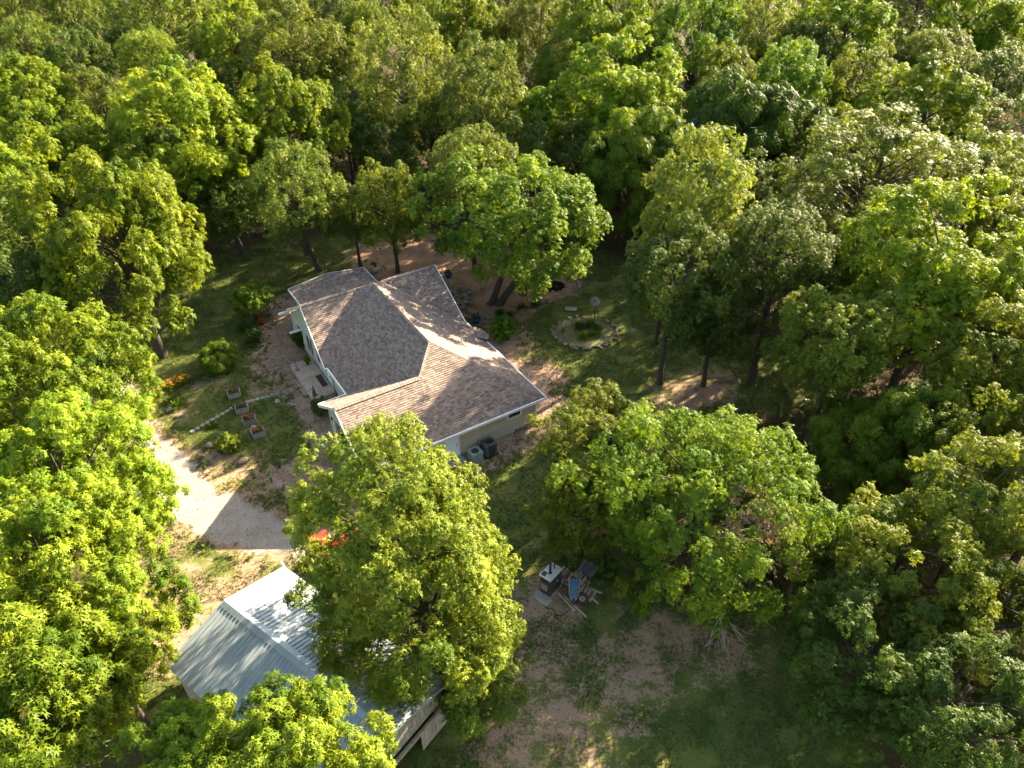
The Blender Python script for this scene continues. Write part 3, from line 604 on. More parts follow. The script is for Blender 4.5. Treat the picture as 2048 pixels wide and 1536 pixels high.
def crown(name,seed,Rx,Rz,nl=60,rl=.26,nsub=16,nsp=9,nleaf=5,L=.2,wd=.5,droop=.3,zlo=-.7,rough=.16,sub=.34,hole=0.0,shell=(.60,.86),up=.5,taper=0.0):
    g=np.random.default_rng(seed)
    i=np.arange(nl)+.5; z=zlo+(1-zlo)*i/nl; ph=i*2.39996+g.uniform(0,6.28); rr=np.sqrt(np.maximum(0,1-z*z))
    D=unit(np.stack([rr*np.cos(ph),rr*np.sin(ph),z],-1)+g.normal(0,.16,(nl,3)))
    B=unit(g.normal(size=(9,3))); amp=g.uniform(-1,1,9)*rough*1.5
    env=1+(np.maximum(0,D@B.T)**3*amp).sum(1)
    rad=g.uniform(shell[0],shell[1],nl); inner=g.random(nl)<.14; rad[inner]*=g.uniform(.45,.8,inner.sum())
    S=np.array([Rx,Rx,Rz]); Cc=D*S*(env*rad)[:,None]; Cc[:,:2]*=(1-taper*np.clip(D[:,2:3],-.4,1))
    keep=g.random(nl)>=hole; D,Cc,rad=D[keep],Cc[keep],rad[keep]; nl=len(D)
    lr=rl*Rx*g.uniform(.65,1.3,nl); lt=g.normal(0,.16,nl)
    ds=unit(g.normal(size=(nl,nsub,3))+.75*D[:,None]+np.array([0,0,.35])); 
    sp=Cc[:,None]+ds*lr[:,None,None]*g.uniform(.55,1.08,(nl,nsub,1))*np.array([1,1,.85]); sp=sp.reshape(-1,3); dn=ds.reshape(-1,3)
    st=np.repeat(lt,nsub)+g.normal(0,.10,nl*nsub)
    j=unit(g.normal(size=(len(sp)*nsp,3))+np.repeat(dn,nsp,0)*.45+np.array([0,0,.35])); trad=np.repeat(g.uniform(.7,1.35,len(sp)),nsp)[:,None]
    c=np.repeat(sp,nsp,0)+j*sub*trad*g.uniform(.45,1.05,(len(j),1))*np.array([.9,.9,1.2]); n_=unit(j*.75+np.array([0,0,up])+g.normal(0,.36,(len(c),3)))
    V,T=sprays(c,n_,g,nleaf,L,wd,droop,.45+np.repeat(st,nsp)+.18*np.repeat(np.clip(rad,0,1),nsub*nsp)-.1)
    me=npmesh(name,V,np.arange(len(V)).reshape(-1,3),LEAF['O'],{'tone':('POINT',T)})
    # limbs that carry the lobes
    mb=MB(); r_=random.Random(seed)
    for q in range(nl):
        if r_.random()<.5:
            p=Vector(Cc[q]); z0=max(-Rz*.95,min(p.z-.5*math.hypot(p.x,p.y)-.15*Rz,Rz*.35)); s=Vector((r_.uniform(-.05,.05)*Rx,r_.uniform(-.05,.05)*Rx,z0)); mid=s.lerp(p,.5)+Vector((r_.uniform(-.08,.08)*Rx,r_.uniform(-.08,.08)*Rx,.06*Rz))
            mb.tube([s,mid,p,p+(p-mid)*.35],[.022*Rx*.6,.013*Rx*.6,.007*Rx*.6,.003*Rx],5,False)
    mb.tube([(0,0,-Rz*1.02),(.02*Rx,-.01*Rx,-Rz*.4),(-.02*Rx,.02*Rx,.05*Rz),(0,.03*Rx,.5*Rz)],[.05*Rx,.042*Rx,.028*Rx,.008*Rx],8,False)
    return me,mb.mesh(name+'_branches',M['bark'],True),Rx,Rz
hick=dict(nleaf=7,L=.185,wd=.36,droop=.45)
PROTO={
 'B1':crown('crown_b1',21,4.8,5.0,nl=82,rl=.21,nsub=12,nsp=20,hole=.10,sub=.36,rough=.26,**hick),
 'B2':crown('crown_b2',22,4.6,5.2,nl=78,rl=.22,nsub=12,nsp=20,hole=.13,sub=.36,rough=.30,**hick),
 'Bs':crown('crown_bs',23,2.7,2.8,nl=48,rl=.27,nsub=11,nsp=18,nleaf=7,L=.18,wd=.34,droop=.4,hole=.08,rough=.24,sub=.30),
 'O1':crown('crown_o1',31,4.6,5.2,nl=96,rl=.19,nsub=12,nsp=22,nleaf=5,L=.115,wd=.46,sub=.32,rough=.22,hole=.06),
 'O2':crown('crown_o2',32,4.2,4.4,nl=84,rl=.21,nsub=12,nsp=22,nleaf=5,L=.118,wd=.46,sub=.33,rough=.28,hole=.08),
 'Os':crown('crown_os',33,2.6,2.8,nl=54,rl=.26,nsub=11,nsp=20,nleaf=5,L=.105,wd=.46,sub=.27,rough=.26,hole=.06),
 'P1':crown('crown_p1',41,4.6,5.2,nl=98,rl=.18,nsub=12,nsp=22,nleaf=5,L=.105,wd=.5,sub=.31,droop=.15,rough=.22),
 'P2':crown('crown_p2',42,4.4,5.0,nl=90,rl=.20,nsub=12,nsp=22,nleaf=5,L=.108,wd=.5,sub=.32,droop=.2,rough=.30,hole=.06),
 'M1':crown('crown_m1',51,5.6,5.6,nl=120,rl=.165,nsub=12,nsp=20,nleaf=5,L=.14,wd=.55,sub=.36,droop=.3,rough=.26,hole=.06,up=.55),
 'T1':crown('crown_t1',71,4.6,6.4,taper=.24,nl=170,rl=.165,nsub=14,nsp=21,nleaf=5,L=.115,wd=.46,sub=.30,droop=.3,rough=.24,hole=.02,zlo=-.8),
 'M2':crown('crown_m2',72,5.2,5.0,nl=125,rl=.185,nsub=13,nsp=21,nleaf=5,L=.125,wd=.42,sub=.33,droop=.35,rough=.38,hole=.06,shell=(.55,.95)),
 'L1':crown('crown_l1',61,3.4,3.6,nl=60,rl=.25,nsub=11,nsp=11,nleaf=9,L=.34,wd=.13,sub=.34,droop=.7,rough=.28,hole=.08,up=.7),
}
def trunkmesh():
    mb=MB(); mb.tube([(0,0,-.02),(0,0,.03),(.01,.005,.12),(-.008,.01,.4),(.006,-.006,.7),(0,0,1.0)],[1.7,1.35,1.08,.95,.82,.7],9)
    # radius 1 and height 1, scaled per tree
    v=[(x*(1 if True else 1),y,z) for x,y,z in mb.v]; mb.v=v
    return mb.mesh('trunk',M['bark'],True)
TRUNK=trunkmesh()
CNT={}
def tree(name,x,y,Rr,Rz,zc,sp,label,base=None,group='trees of the surrounding wood',proto=None,rot=None,trunks=None):
    key={'B':('Bs',('B1','B2')),'O':('Os',('O1','O2')),'P':('Os',('P1','P2')),'M':('M1',('M1',)),'D':('Os',('O2','O1')),'L':('L1',('L1',)),'V':('L1',('L1',)),'S':('Os',('Os',))}[sp]
    CNT[sp]=CNT.get(sp,0)+1
    pk=proto or (key[0] if Rr<3.3 else key[1][CNT[sp]%len(key[1])])
    cm,bm_,R0,Z0_=PROTO[pk]
    bx,by=base or (x,y)
    e=empty(name,(bx,by,0),0,label,'tree',group)
    rz=rot if rot is not None else rnd.uniform(0,6.283)
    off=Vector((x-bx,y-by,zc)); s=Rr/R0*1.13
    c=link('crown',cm,e,off,(rnd.uniform(-.06,.06),rnd.uniform(-.06,.06),rz),(s,s,Rz/Z0_*1.12))
    c.material_slots[0].link='OBJECT'; c.material_slots[0].material=LEAF[sp]
    link('branches',bm_,e,off,(0,0,rz),(s,s,Rz/Z0_*1.12))
    tops=trunks or [(0,0,0,0)]
    for ox,oy,tx,ty in tops:
        v=Vector((x-bx+tx-ox,y-by+ty-oy,zc-Rz*.55)); q=v.to_track_quat('Z','Y')
        tr=min(.34,.05*Rr+.03)*(.8 if trunks else 1)
        t=link('trunk',TRUNK,e,(ox,oy,0),None,(tr,tr,v.length)); t.rotation_euler=q.to_euler()
    return e
# ---------------------------------------------------------------- trees: crown centre x, y, radius, half height, crown height, kind of foliage, label, trunk foot
TREES=[
(-3.87,19.22,4.54,6.81,7.9,'O','tall sunlit oak between the metal shed and the tan house'),
(5.1,29.91,3.02,2.87,5.0,'O','smaller dark green tree at the near right of the house, behind the big bright one'),
(9.15,24.85,5.14,4.89,6.0,'M','broad bright green tree with dead brown twigs, right of the wood furnace'),
(-7.0,10.73,2.32,2.32,9.0,'B','yellow-green tree with starry leaf sprays in front of the metal shed'),
(-10.38,11.56,1.81,1.81,7.8,'B','deep green feathery tree at the bottom edge, left of the metal shed'),
(-23.42,30.56,4.27,4.91,8.5,'B','lush yellow-green tree overhanging the upper bend of the driveway'),
(-19.82,23.55,3.67,4.03,8.5,'B','lush yellow-green tree left of the pale gravel driveway'),
(-18.07,18.67,3.57,4.11,8.0,'B','bright tree at the left edge level with the metal shed roof'),
(-15.79,16.5,2.03,2.23,6.5,'B','darker green tree close against the left eave of the metal shed'),
(-16.6,13.67,2.84,3.13,8.0,'B','bright tree filling the bottom left corner'),
(-26.17,45.94,5.41,6.76,9.0,'B','tall open yellow-green tree over the lawn at the left of the house'),
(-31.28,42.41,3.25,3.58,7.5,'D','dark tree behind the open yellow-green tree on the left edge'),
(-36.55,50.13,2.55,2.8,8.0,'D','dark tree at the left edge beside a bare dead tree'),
(-37.72,54.0,2.26,2.48,10,'B','small bright tree on the left edge above the bare dead tree'),
(-36.98,61.84,3.86,4.05,9.5,'B','yellow-green tree above left of the tall open lawn tree'),
(-26.73,62.74,5.46,5.73,10.5,'B','large bright tree of many tufts in the wood left of the house'),
(-24.31,60.69,3.36,4.04,5.1,'D','slim dark tree with a bare trunk at the lawn edge',(-23.7,60.7)),
(-17.69,58.57,4.05,4.65,6.85,'P','pale sunlit tree at the back lawn, left of the slender patio tree',(-16.84,58.6)),
(-9.87,57.95,2.73,3.69,5.9,'O','slender round-topped tree shading the back patio',(-9.8,58.0)),
(0.99,52.62,6.04,5.19,6.75,'M','big round maple with two trunks behind the house',(-1.3,52.6)),
(-3.11,57.98,3.53,3.53,9.0,'P','pale tree whose crown shows behind the big round maple'),
(-13.27,59.03,2.2,2.42,5.0,'D','low dark tree between the pale lawn tree and the slender patio tree'),
(-18.75,68.24,4.15,4.56,10,'B','rounded yellow-green tree in the wood above the pale lawn tree'),
(-31.21,78.61,4.16,3.75,9.5,'D','flat-topped dark tree behind the large tufted bright tree'),
(-38.76,73.43,2.63,3.16,10,'P','slender silvery tree in the upper left wood'),
(-44.91,71.27,3.93,4.13,11,'B','glowing yellow-green tree on the left edge of the upper wood'),
(-38.27,86.24,4.08,4.08,10.5,'O','olive round tree in the upper left wood'),
(-46.9,85.67,3.15,3.46,10,'D','dark tree between the glowing edge tree and the olive round tree'),
(-52.32,88.11,3.58,3.94,11,'P','hazy pale tree near the top left corner'),
(-55.22,103.02,4.38,6.13,12,'P','tall thin-stemmed pale tree in the top left corner'),
(-41.94,100.45,6.76,6.76,11.5,'P','wide pale tree at the top edge, above the olive round tree'),
(-30.21,88.92,4.33,4.77,11,'B','yellow-green tree left of the wide silvery tree at the top'),
(-22.34,83.44,5.69,5.69,11,'P','wide silvery-green tree high in the upper left wood'),
(-28.89,105.05,3.96,3.96,11.5,'O','olive tree on the top edge above the wide silvery tree'),
(-21.11,99.07,3.64,3.64,11.5,'D','dark tree on the top edge, right of the olive one'),
(-15.99,94.98,3.51,3.86,11.5,'O','yellow-lit narrow tree at the top, left of the tall silver-topped tree'),
(-10.35,101.01,4.01,4.01,11.5,'O','olive tree at the top edge above the tall silver-topped tree'),
(-9.85,76.6,5.03,6.54,10.5,'P','tall silver-topped tree directly above the house'),
(-4.5,93.05,3.74,4.11,11.5,'B','bright yellow tree at the top centre'),
(-2.59,72.3,4.14,5.59,10.5,'P','tall tree with a shining silver flank, above the big round maple'),
(3.83,92.53,3.72,5.21,11.5,'P','silvery narrow tree at the top centre, right of the bright yellow one'),
(10.36,86.57,4.98,5.48,11.5,'B','wide yellow-green tree near the top, right of the silvery narrow one'),
(17.15,98.87,3.53,3.53,11,'D','dark tree on the top edge between two brighter trees'),
(21.01,88.01,5.07,6.34,11,'M','big fresh green tree at the top right of centre'),
(28.57,89.82,3.8,4.94,11.5,'P','tall silver-flecked tree at the top, right of the big fresh green one'),
(3.28,71.63,2.18,2.39,9,'B','small yellow tree tucked above the right of the big round maple'),
(10.77,70.17,5.51,4.96,10.5,'B','broad sunlit tree with a tufted yellow top, above right of the maple'),
(10.72,62.79,4.24,4.87,7.5,'L','feathery mid-green tree under the broad sunlit one'),
(16.23,64.75,1.5,2.7,8.0,'S','thin blue-grey tree beside the dark vine-covered dome'),
(20.87,66.89,5.31,5.31,8.5,'V','dark vine-covered domed tree in the right wood'),
(12.97,48.38,3.27,4.26,10.5,'P','pale sunlit tree at the far right corner of the lawn'),
(10.34,41.58,3.13,3.75,8.0,'D','dense dark tree over the right edge of the lawn'),
(13.26,41.27,2.7,3.1,5.1,'D','dark low tree with a pale trunk foot at the lawn edge',(13.4,41.3)),
(16.8,41.63,3.58,3.94,10.0,'D','large shaded tree behind the dense dark lawn tree'),
(26.48,51.84,6.42,5.78,9.5,'P','very wide tree with silver-tipped tufts in the right wood'),
(34.53,52.17,3.01,3.01,10,'P','white-shimmering tree near the right edge'),
(34.65,48.12,2.47,2.72,8.0,'O','olive tree at the right edge below the white-shimmering one'),
(26.73,73.26,3.72,4.47,10,'M','bright speckled tree behind the dark vine-covered dome'),
(35.0,76.85,3.08,3.38,10,'O','olive tree in the upper right wood beside the bright speckled one'),
(37.19,88.17,4.84,4.84,11.5,'B','yellow-topped lobed tree at the top right'),
(49.33,98.04,5.31,5.31,11,'D','dark wide tree on the top edge at the right'),
(52.24,88.39,4.94,4.94,12,'B','golden tree close to the top right corner'),
(43.43,79.76,4.06,3.86,11,'O','olive-gold tree left of the golden corner tree'),
(48.05,76.17,3.55,3.9,10,'D','dark green tree on the right edge below the golden corner tree'),
(35.97,64.88,4.66,4.66,10.5,'B','big golden round tree in the upper right wood'),
(42.94,65.14,2.72,2.99,9.0,'D','dark tree on the right edge beside the reddish one'),
(27.52,64.88,2.65,2.65,8.0,'O','half-hidden olive tree right of the dark vine-covered dome'),
(24.79,38.29,5.17,5.17,9.5,'B','huge sunlit yellow-green tree on the right'),
(18.44,34.68,3.62,3.98,8.0,'O','green tree with a bright upper rim below the huge sunlit one'),
(25.36,31.47,2.77,3.05,8.5,'O','sun-flecked tree on the right edge, middle height'),
(21.27,28.45,2.71,2.98,6.0,'L','feathery locust with a gold-lit crest at the right'),
(18.61,29.64,2.57,2.57,4.6,'L','shaded feathery locust left of the gold-crested one'),
(19.58,21.69,2.55,2.8,8.5,'O','sunlit tree at the right edge below the locusts'),
(16.48,20.44,3.0,3.15,6.5,'O','broad green tree on the lower right beside the bare yard'),
(18.75,17.33,2.35,2.58,7.0,'O','shaded tree on the lower right edge'),
(14.08,16.82,2.83,3.11,4.8,'D','dark low tree at the lower right corner of the yard'),
(15.41,13.6,2.67,2.94,6.5,'D','dark tree filling the bottom right corner'),
(13.97,23.59,2.2,2.2,3.0,'D','low shaded tree between the bright dead-twigged tree and the yard'),
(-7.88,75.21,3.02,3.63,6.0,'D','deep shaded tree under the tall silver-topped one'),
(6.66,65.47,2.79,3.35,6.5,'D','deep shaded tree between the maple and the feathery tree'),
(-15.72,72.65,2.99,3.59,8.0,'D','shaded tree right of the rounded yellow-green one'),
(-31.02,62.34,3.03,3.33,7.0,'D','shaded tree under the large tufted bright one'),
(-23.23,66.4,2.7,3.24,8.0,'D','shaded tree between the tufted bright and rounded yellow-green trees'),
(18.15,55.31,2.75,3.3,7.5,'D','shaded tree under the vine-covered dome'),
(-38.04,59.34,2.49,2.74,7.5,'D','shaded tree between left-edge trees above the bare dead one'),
(1.47,65.37,2.44,2.69,8.0,'D','shaded tree directly behind the top of the round maple'),
(10.93,46.54,2.05,2.25,9.0,'O','mid-green tree under the pale sunlit one at the lawn corner'),
(21.07,44.48,2.38,2.62,6.5,'D','shaded tree left of the huge sunlit one'),
(-44.99,91.64,3.16,3.47,10,'D','shaded tree left of the olive round tree near the top'),
(5.59,82.8,3.18,3.5,9.5,'O','olive tree below the silvery narrow tree at the top'),
(15.08,86.08,2.73,3.01,9.5,'D','shaded tree between wide yellow-green and fresh green trees'),
(24.14,29.56,2.11,2.32,6.0,'L','feathery young locust by the right edge'),
(-16.79,84.04,3.2,3.85,10,'O','olive tree left of the tall silver-topped one'),
(32.62,85.2,2.69,2.96,10.5,'D','shaded tree right of the tall silver-flecked one'),
(22.95,80.09,2.83,3.12,9.5,'O','mid-green tree above the vine-covered dome'),
(3.54,26.53,2.06,2.06,3.6,'O','low mid-green tree just behind the wood furnace'),
(-1.45,17.38,1.7,1.7,2.8,'D','dark low tree under the sunlit oak at the shed corner'),
(-0.19,95.97,3.57,3.93,10.5,'O','olive tree between the bright yellow and silvery narrow trees at the top'),
]
NAME={'B':'hickory_tree','O':'oak_tree','P':'pale_leaved_tree','M':'maple_tree','D':'shade_tree','L':'locust_tree','V':'vine_covered_tree','S':'grey_leaved_tree'}
for t in TREES:
    mp='two trunks' in t[6]
    tree(NAME[t[5]],*t[:7],base=t[7] if len(t)>7 else None,proto='T1' if 'tall sunlit oak' in t[6] else 'M2' if 'dead brown twigs' in t[6] else None,rot=3.55 if 'tall sunlit oak' in t[6] else None,trunks=[(-.25,0,-1.2,.2),(.35,-.1,.6,0)] if mp else None)
def zone(x,y): return ('far ' if y>85 else 'middle ' if y>60 else 'near ')+('left' if x<-20 else 'centre' if x<12 else 'right')
# smaller trees that close the gaps of the wood
fg=np.random.default_rng(29); placed=[(t[0],t[1],t[2]) for t in TREES]; nf=0; FILL=[]
for k in range(4000):
    x=fg.uniform(-62,60); y=fg.uniform(16,112)
    if abs(x)>y*.70+10 or sdist([x],[y],CLEAR)[0]<2.6 or sdist([x],[y],DRIVE)[0]<2.2: continue
    if -17<x<-1 and y<24: continue
    if 0<x<16 and y<37: continue
    Rr=fg.uniform(2.2,3.4)
    if any(math.hypot(x-a,y-b)<(.80*c+.62*Rr) for a,b,c in placed): continue
    placed.append((x,y,Rr)); nf+=1
    FILL.append((x,y,Rr,fg.uniform(4.6,6.6),('D','O','D','B','L')[int(fg.integers(5))]))
    if nf>=60: break
TONE={'D':'dark green','O':'olive','B':'yellow-green','L':'feathery'}
ORDN=['leftmost','second','third','fourth','fifth','sixth','seventh','eighth','ninth','tenth']
fam={}
for f in FILL: fam.setdefault((TONE[f[4]],zone(f[0],f[1])),[]).append(f)
for (tn,zn),fs in fam.items():
    for i,(x,y,Rr,zc,sp) in enumerate(sorted(fs,key=lambda f:f[0]/f[1])):
        lab='half-hidden smaller %s tree in the %s wood'%(tn,zn)
        if len(fs)>1: lab+=(', leftmost alike' if i==0 else ', %s alike from left'%ORDN[i])
        tree(NAME[sp],x,y,Rr,Rr*1.25,zc,sp,lab,group='half-hidden trees in the gaps of the wood')
# trees just outside the frame on the sunny side (their shade falls into the picture)
for i,(x,y,Rr,zc,sp) in enumerate([(30,30,4.2,8.5,'O'),(36,38,4.4,9,'O'),(42,46,4.2,9,'B'),(25,24,3.6,8,'O'),(31,22,3.6,8,'O'),(24,17,3.2,7.5,'O'),(50,62,4.4,9.5,'O'),(-42,44,3.6,8.5,'B'),(-30,20,3.6,8,'B'),(-24,13,3.4,8,'B')]):
    tree(NAME[sp],x,y,Rr,Rr*1.1,zc,sp,'leafy tree standing just beyond the %s side of the picture, %s counted from the camera'%(('right',('fourth','sixth','seventh','third','fifth','first','eighth')[i]) if i<7 else ('left',('third','second','first')[i-7])),group='trees beyond the picture')
ORD=['first','second','third','fourth','fifth','sixth','seventh','eighth','ninth','tenth','eleventh','twelfth','thirteenth','fourteenth','fifteenth','sixteenth','seventeenth','eighteenth','nineteenth','twentieth','twenty-first','twenty-second']
bg_=random.Random(91)
for i in range(22):
    x=-84+164*i/21+bg_.uniform(-1.5,1.5); y=114+bg_.uniform(-4,6)+(4 if i%2 else 0); Rr=bg_.uniform(4.2,5.6); sp=bg_.choice('BODPO')
    tree(NAME[sp],x,y,Rr,Rr*1.1,9.5+bg_.uniform(-1,1),sp,'tree peeping over the rest, %s from the left in the farthest row'%ORD[i],group='farthest row of trees')
# ---------------------------------------------------------------- dead and bare trees
def bare(name,x,y,h,seed,label,spread=.5,mat='deadwood',parent=None,n=9,r0=.12,z=0):
    g=random.Random(seed); mb=MB()
    def grow(p,d,L,r_,lv):
        q=p+d*L; m=p.lerp(q,.5)+Vector((g.uniform(-.06,.06),g.uniform(-.06,.06),g.uniform(-.03,.05)))*L
        mb.tube([p,m,q],[r_,r_*.8,r_*.6],5,False)
        if lv>0:
            for k in range(g.choice((2,3,3))):
                d2=(d+Vector((g.uniform(-1,1),g.uniform(-1,1),g.uniform(-.35,.7)))*spread*1.3).normalized(); grow(p.lerp(q,g.uniform(.5,1)),d2,L*g.uniform(.5,.75),r_*.55,lv-1)
    base=Vector((0,0,0)); mb.tube([base,Vector((.05*h,0,h*.25)),Vector((.02*h,.03*h,h*.5))],[r0,r0*.85,r0*.7],7)
    for k in range(n):
        a=g.uniform(0,6.28); grow(Vector((.03*h,.01*h,h*g.uniform(.25,.5))),Vector((math.cos(a)*spread,math.sin(a)*spread,g.uniform(.4,1))).normalized(),h*g.uniform(.2,.3),r0*.45,3)
    e=empty(name,(x,y,z),g.uniform(0,6),label,'tree','dead trees'); mb.build('branches',M[mat],e,True); return e
bare('dead_tree',-37.5,50.5,9.5,3,'bare brown dead tree at the left edge',.7,n=12)
bare('dead_tree',50.5,104,20,4,'bare grey dead tree on the top edge at the right',.6,r0=.2)
# dead twigs inside the bright tree, and a bare fallen limb below it
def twigs(name,loc,ax,n,L,seed,label,leaves=0,tilt=(0,0,-.3)):
    g=random.Random(seed); mb=MB(); e=empty(name,loc,0,label,'branch')
    tips=[]
    def grow(p,d,l,r_,lv):
        m=p+d*l*.5+Vector([g.uniform(-.08,.08)*l for _ in range(3)]); q=p+d*l
        mb.tube([p,m,q],[r_,r_*.8,r_*.55],5,False); tips.append(q)
        if lv:
            for k in range(3): grow(p.lerp(q,g.uniform(.35,1)),(d+Vector([g.uniform(-.75,.75) for _ in range(3)])).normalized(),l*g.uniform(.45,.7),r_*.6,lv-1)
    for k in range(n): grow(Vector((0,0,0)),(Vector(ax)+Vector([g.uniform(-.6,.6) for _ in range(3)])).normalized(),L*g.uniform(.6,1),.035,2)
    mb.build('twigs',M['deadwood'],e,True)
    if leaves:
        gg=np.random.default_rng(seed); T=np.array([tuple(t) for t in tips]); C=T[gg.integers(0,len(T),leaves)]+gg.normal(0,.2,(leaves,3)); N=unit(gg.normal(size=(leaves,3)))
        V,tt=sprays(C,N,gg,4,.16,.5,.6,np.full(leaves,.5)); link('withered_leaves',npmesh('withered_leaves',V,np.arange(len(V)).reshape(-1,3),LEAF['X'],{'tone':('POINT',tt)}),e)
    return e
twigs('dead_branch',(9.6,22.2,6.6),(.1,-.5,.8),5,2.2,5,'withered brown spray in the crown right of the wood furnace',260)
twigs('dead_branch',(11.0,22.4,5.8),(.5,-.4,.8),4,1.9,6,'smaller withered brown spray lower in the same crown, to the right',170)
twigs('fallen_limb',(9.9,21.6,1.35),(.05,-.75,-.75),7,2.0,8,'bare grey dead limb hanging  below the bright tree')
twigs('dead_branch',(41.4,62.6,9.6),(.2,-.6,.6),5,2.6,9,'rusty withered spray at the right edge of the upper wood',300)
# ---------------------------------------------------------------- undergrowth below the wood: a mass of saplings and brush
def undergrowth(n=9000):
    g=np.random.default_rng(17); x=g.uniform(-60,58,n*3); y=g.uniform(12,112,n*3); k=(sdist(x,y,CLEAR)>1.0)&(np.abs(x)<y*.78+12)&(sdist(x,y,DRIVE)>1.2)&(sdist(x,y,[hwp for hwp in SHEDP])>.6)
    x,y=x[k][:n],y[k][:n]; m=len(x); hgt=g.uniform(.3,3.2,m)*(.55+.9*np.abs(vnoise(x,y,.2))*2)
    C=np.repeat(np.stack([x,y,hgt],-1),4,0)+g.normal(0,.45,(m*4,3))*np.array([1,1,.6]); C[:,2]=np.abs(C[:,2])+.05
    N=unit(g.normal(0,.5,(len(C),3))+np.array([0,0,1.])); V,T=sprays(C,N,g,5,.32,.5,.3,np.repeat(np.clip(.4+g.normal(0,.25,m),0,1),4))
    tag(link('undergrowth',npmesh('undergrowth',V,np.arange(len(V)).reshape(-1,3),LEAF['D'],{'tone':('POINT',T)})),'low brush and saplings under the trees of the wood','undergrowth',kind='stuff')
def shw(s,t): c,q=math.cos(SH[2]),math.sin(SH[2]); return (SH[0]+c*s-q*t,SH[1]+q*s+c*t)
SHEDP=[shw(-.3,-3.5),shw(10.6,-3.5),shw(10.6,3.5),shw(-.3,3.5)]
undergrowth()
# ---------------------------------------------------------------- shrubs and garden plants
def shrub(name,x,y,Rr,Rz,zc,mat,label,seed,nl=26,L=.12,wd=.5,nleaf=5,droop=.2,cat='shrub',group=None,stems=3,rl=.34,nsub=10,nsp=6,sub=.5,h0=0):
    g=np.random.default_rng(seed)
    me,bm_,_,_=crown(name+'_foliage',seed,Rr,Rz,nl=nl,rl=rl,nsub=nsub,nsp=nsp,nleaf=nleaf,L=L,wd=wd,droop=droop,zlo=-.85,rough=.15,sub=sub*Rr*.3,shell=(.5,.8))
    me.materials[0]=LEAF[mat]
    e=empty(name,(x,y,h0),0,label,cat,group); link('foliage',me,e,(0,0,zc))
    mb=MB(); r_=random.Random(seed)
    for k in range(stems):
        a=r_.uniform(0,6.28); mb.tube([(math.cos(a)*.08,math.sin(a)*.08,-.03),(math.cos(a)*Rr*.25,math.sin(a)*Rr*.25,zc*.6),(math.cos(a)*Rr*.45,math.sin(a)*Rr*.45,zc+.2*Rz)],[.04,.03,.012],5)
    mb.build('stem',M['bark'],e,True); return e
def spiky(name,x,y,Rr,h,n,L,wd,mat,label,seed,cat='plant',group=None,z=0,flowers=None,nf=0):
    """clump of arching blades"""
    g=np.random.default_rng(seed); a=g.uniform(0,6.283,n); el=g.uniform(.25,1.35,n); d=np.stack([np.cos(a)*np.cos(el),np.sin(a)*np.cos(el),np.sin(el)],-1)
    b=np.stack([g.normal(0,Rr*.16,n),g.normal(0,Rr*.16,n),np.zeros(n)],-1); l=(L*g.uniform(.6,1.1,n))[:,None]; s=unit(np.cross(d,np.array([0,0,1.]))); w_=wd/2
    p1=b+d*l*.55; p2=b+d*l; p2[:,2]-=l[:,0]*.28*np.cos(el)
    V=np.stack([b-s*w_*.6,b+s*w_*.6,p1+s*w_,p1-s*w_,p1-s*w_,p1+s*w_,p2+s*.006,p2-s*.006],1).reshape(-1,3); V[:,2]=np.maximum(V[:,2],0.01)
    T=np.repeat(np.clip(.45+g.normal(0,.2,n),0,1),8)
    e=empty(name,(x,y,z),0,label,cat,group); link('leaves',npmesh('leaves',V,np.arange(len(V)).reshape(-1,4),LEAF[mat],{'tone':('POINT',T)}),e)
    if flowers:
        C=np.stack([g.normal(0,Rr*.5,nf),g.normal(0,Rr*.5,nf),g.uniform(.6,1.05,nf)*h],-1); N=unit(g.normal(0,.3,(nf,3))+np.array([0,0,1.])); VV,TT=sprays(C,N,g,6,.11,.5,.1,np.full(nf,.5)); tag(link('flowers',npmesh('flowers',VV,np.arange(len(VV)).reshape(-1,3),LEAF[flowers],{'tone':('POINT',TT)}),e),kind='stuff')
    return e
shrub('fountain_bush',-21.3,44.3,1.35,.95,.85,'M','large dark fountain-shaped bush on the front lawn',101,nl=46,L=.24,wd=.16,nleaf=8,droop=.55,cat='bush',rl=.26,nsub=9,nsp=9,sub=.6,stems=7)
spiky('fountain_bush_core',-21.3,44.4,1.0,1.2,1,.3,.05,'M','x',102,'bush') if False else None
shrub('small_ornamental_tree',-20.4,50.8,1.45,1.0,2.0,'M','small many-stemmed tree beside the front gravel bed',103,nl=30,L=.13,cat='tree',stems=6,rl=.32,nsub=14,nsp=8)
shrub('round_boxwood',-19.65,47.5,.62,.62,.6,'D','larger of two clipped round shrubs by the gravel bed',104,nl=30,L=.07,stems=2)
shrub('round_boxwood',-20.75,49.0,.48,.52,.5,'D','smaller of two clipped round shrubs by the gravel bed',105,nl=26,L=.07,stems=2)
shrub('upright_evergreen',-15.7,46.5,.55,1.0,1.0,'D','upright dark evergreen against the front wall',106,nl=36,L=.08,stems=2)
shrub('corner_shrub',-12.9,38.75,.62,.75,.7,'D','dark shrub tucked under the garage gable corner',107,nl=30,L=.08,stems=2)
shrub('garden_shrub',-.75,47.4,.95,.95,.95,'M','leafy green shrub by the east wall of the house',108,nl=34,L=.15,stems=4)
shrub('red_leaved_shrub',-19.6,50.0,.4,.4,.4,'Y','small reddish shrub at the edge of the front gravel bed',109,nl=14,L=.08,nsub=5,nsp=3)
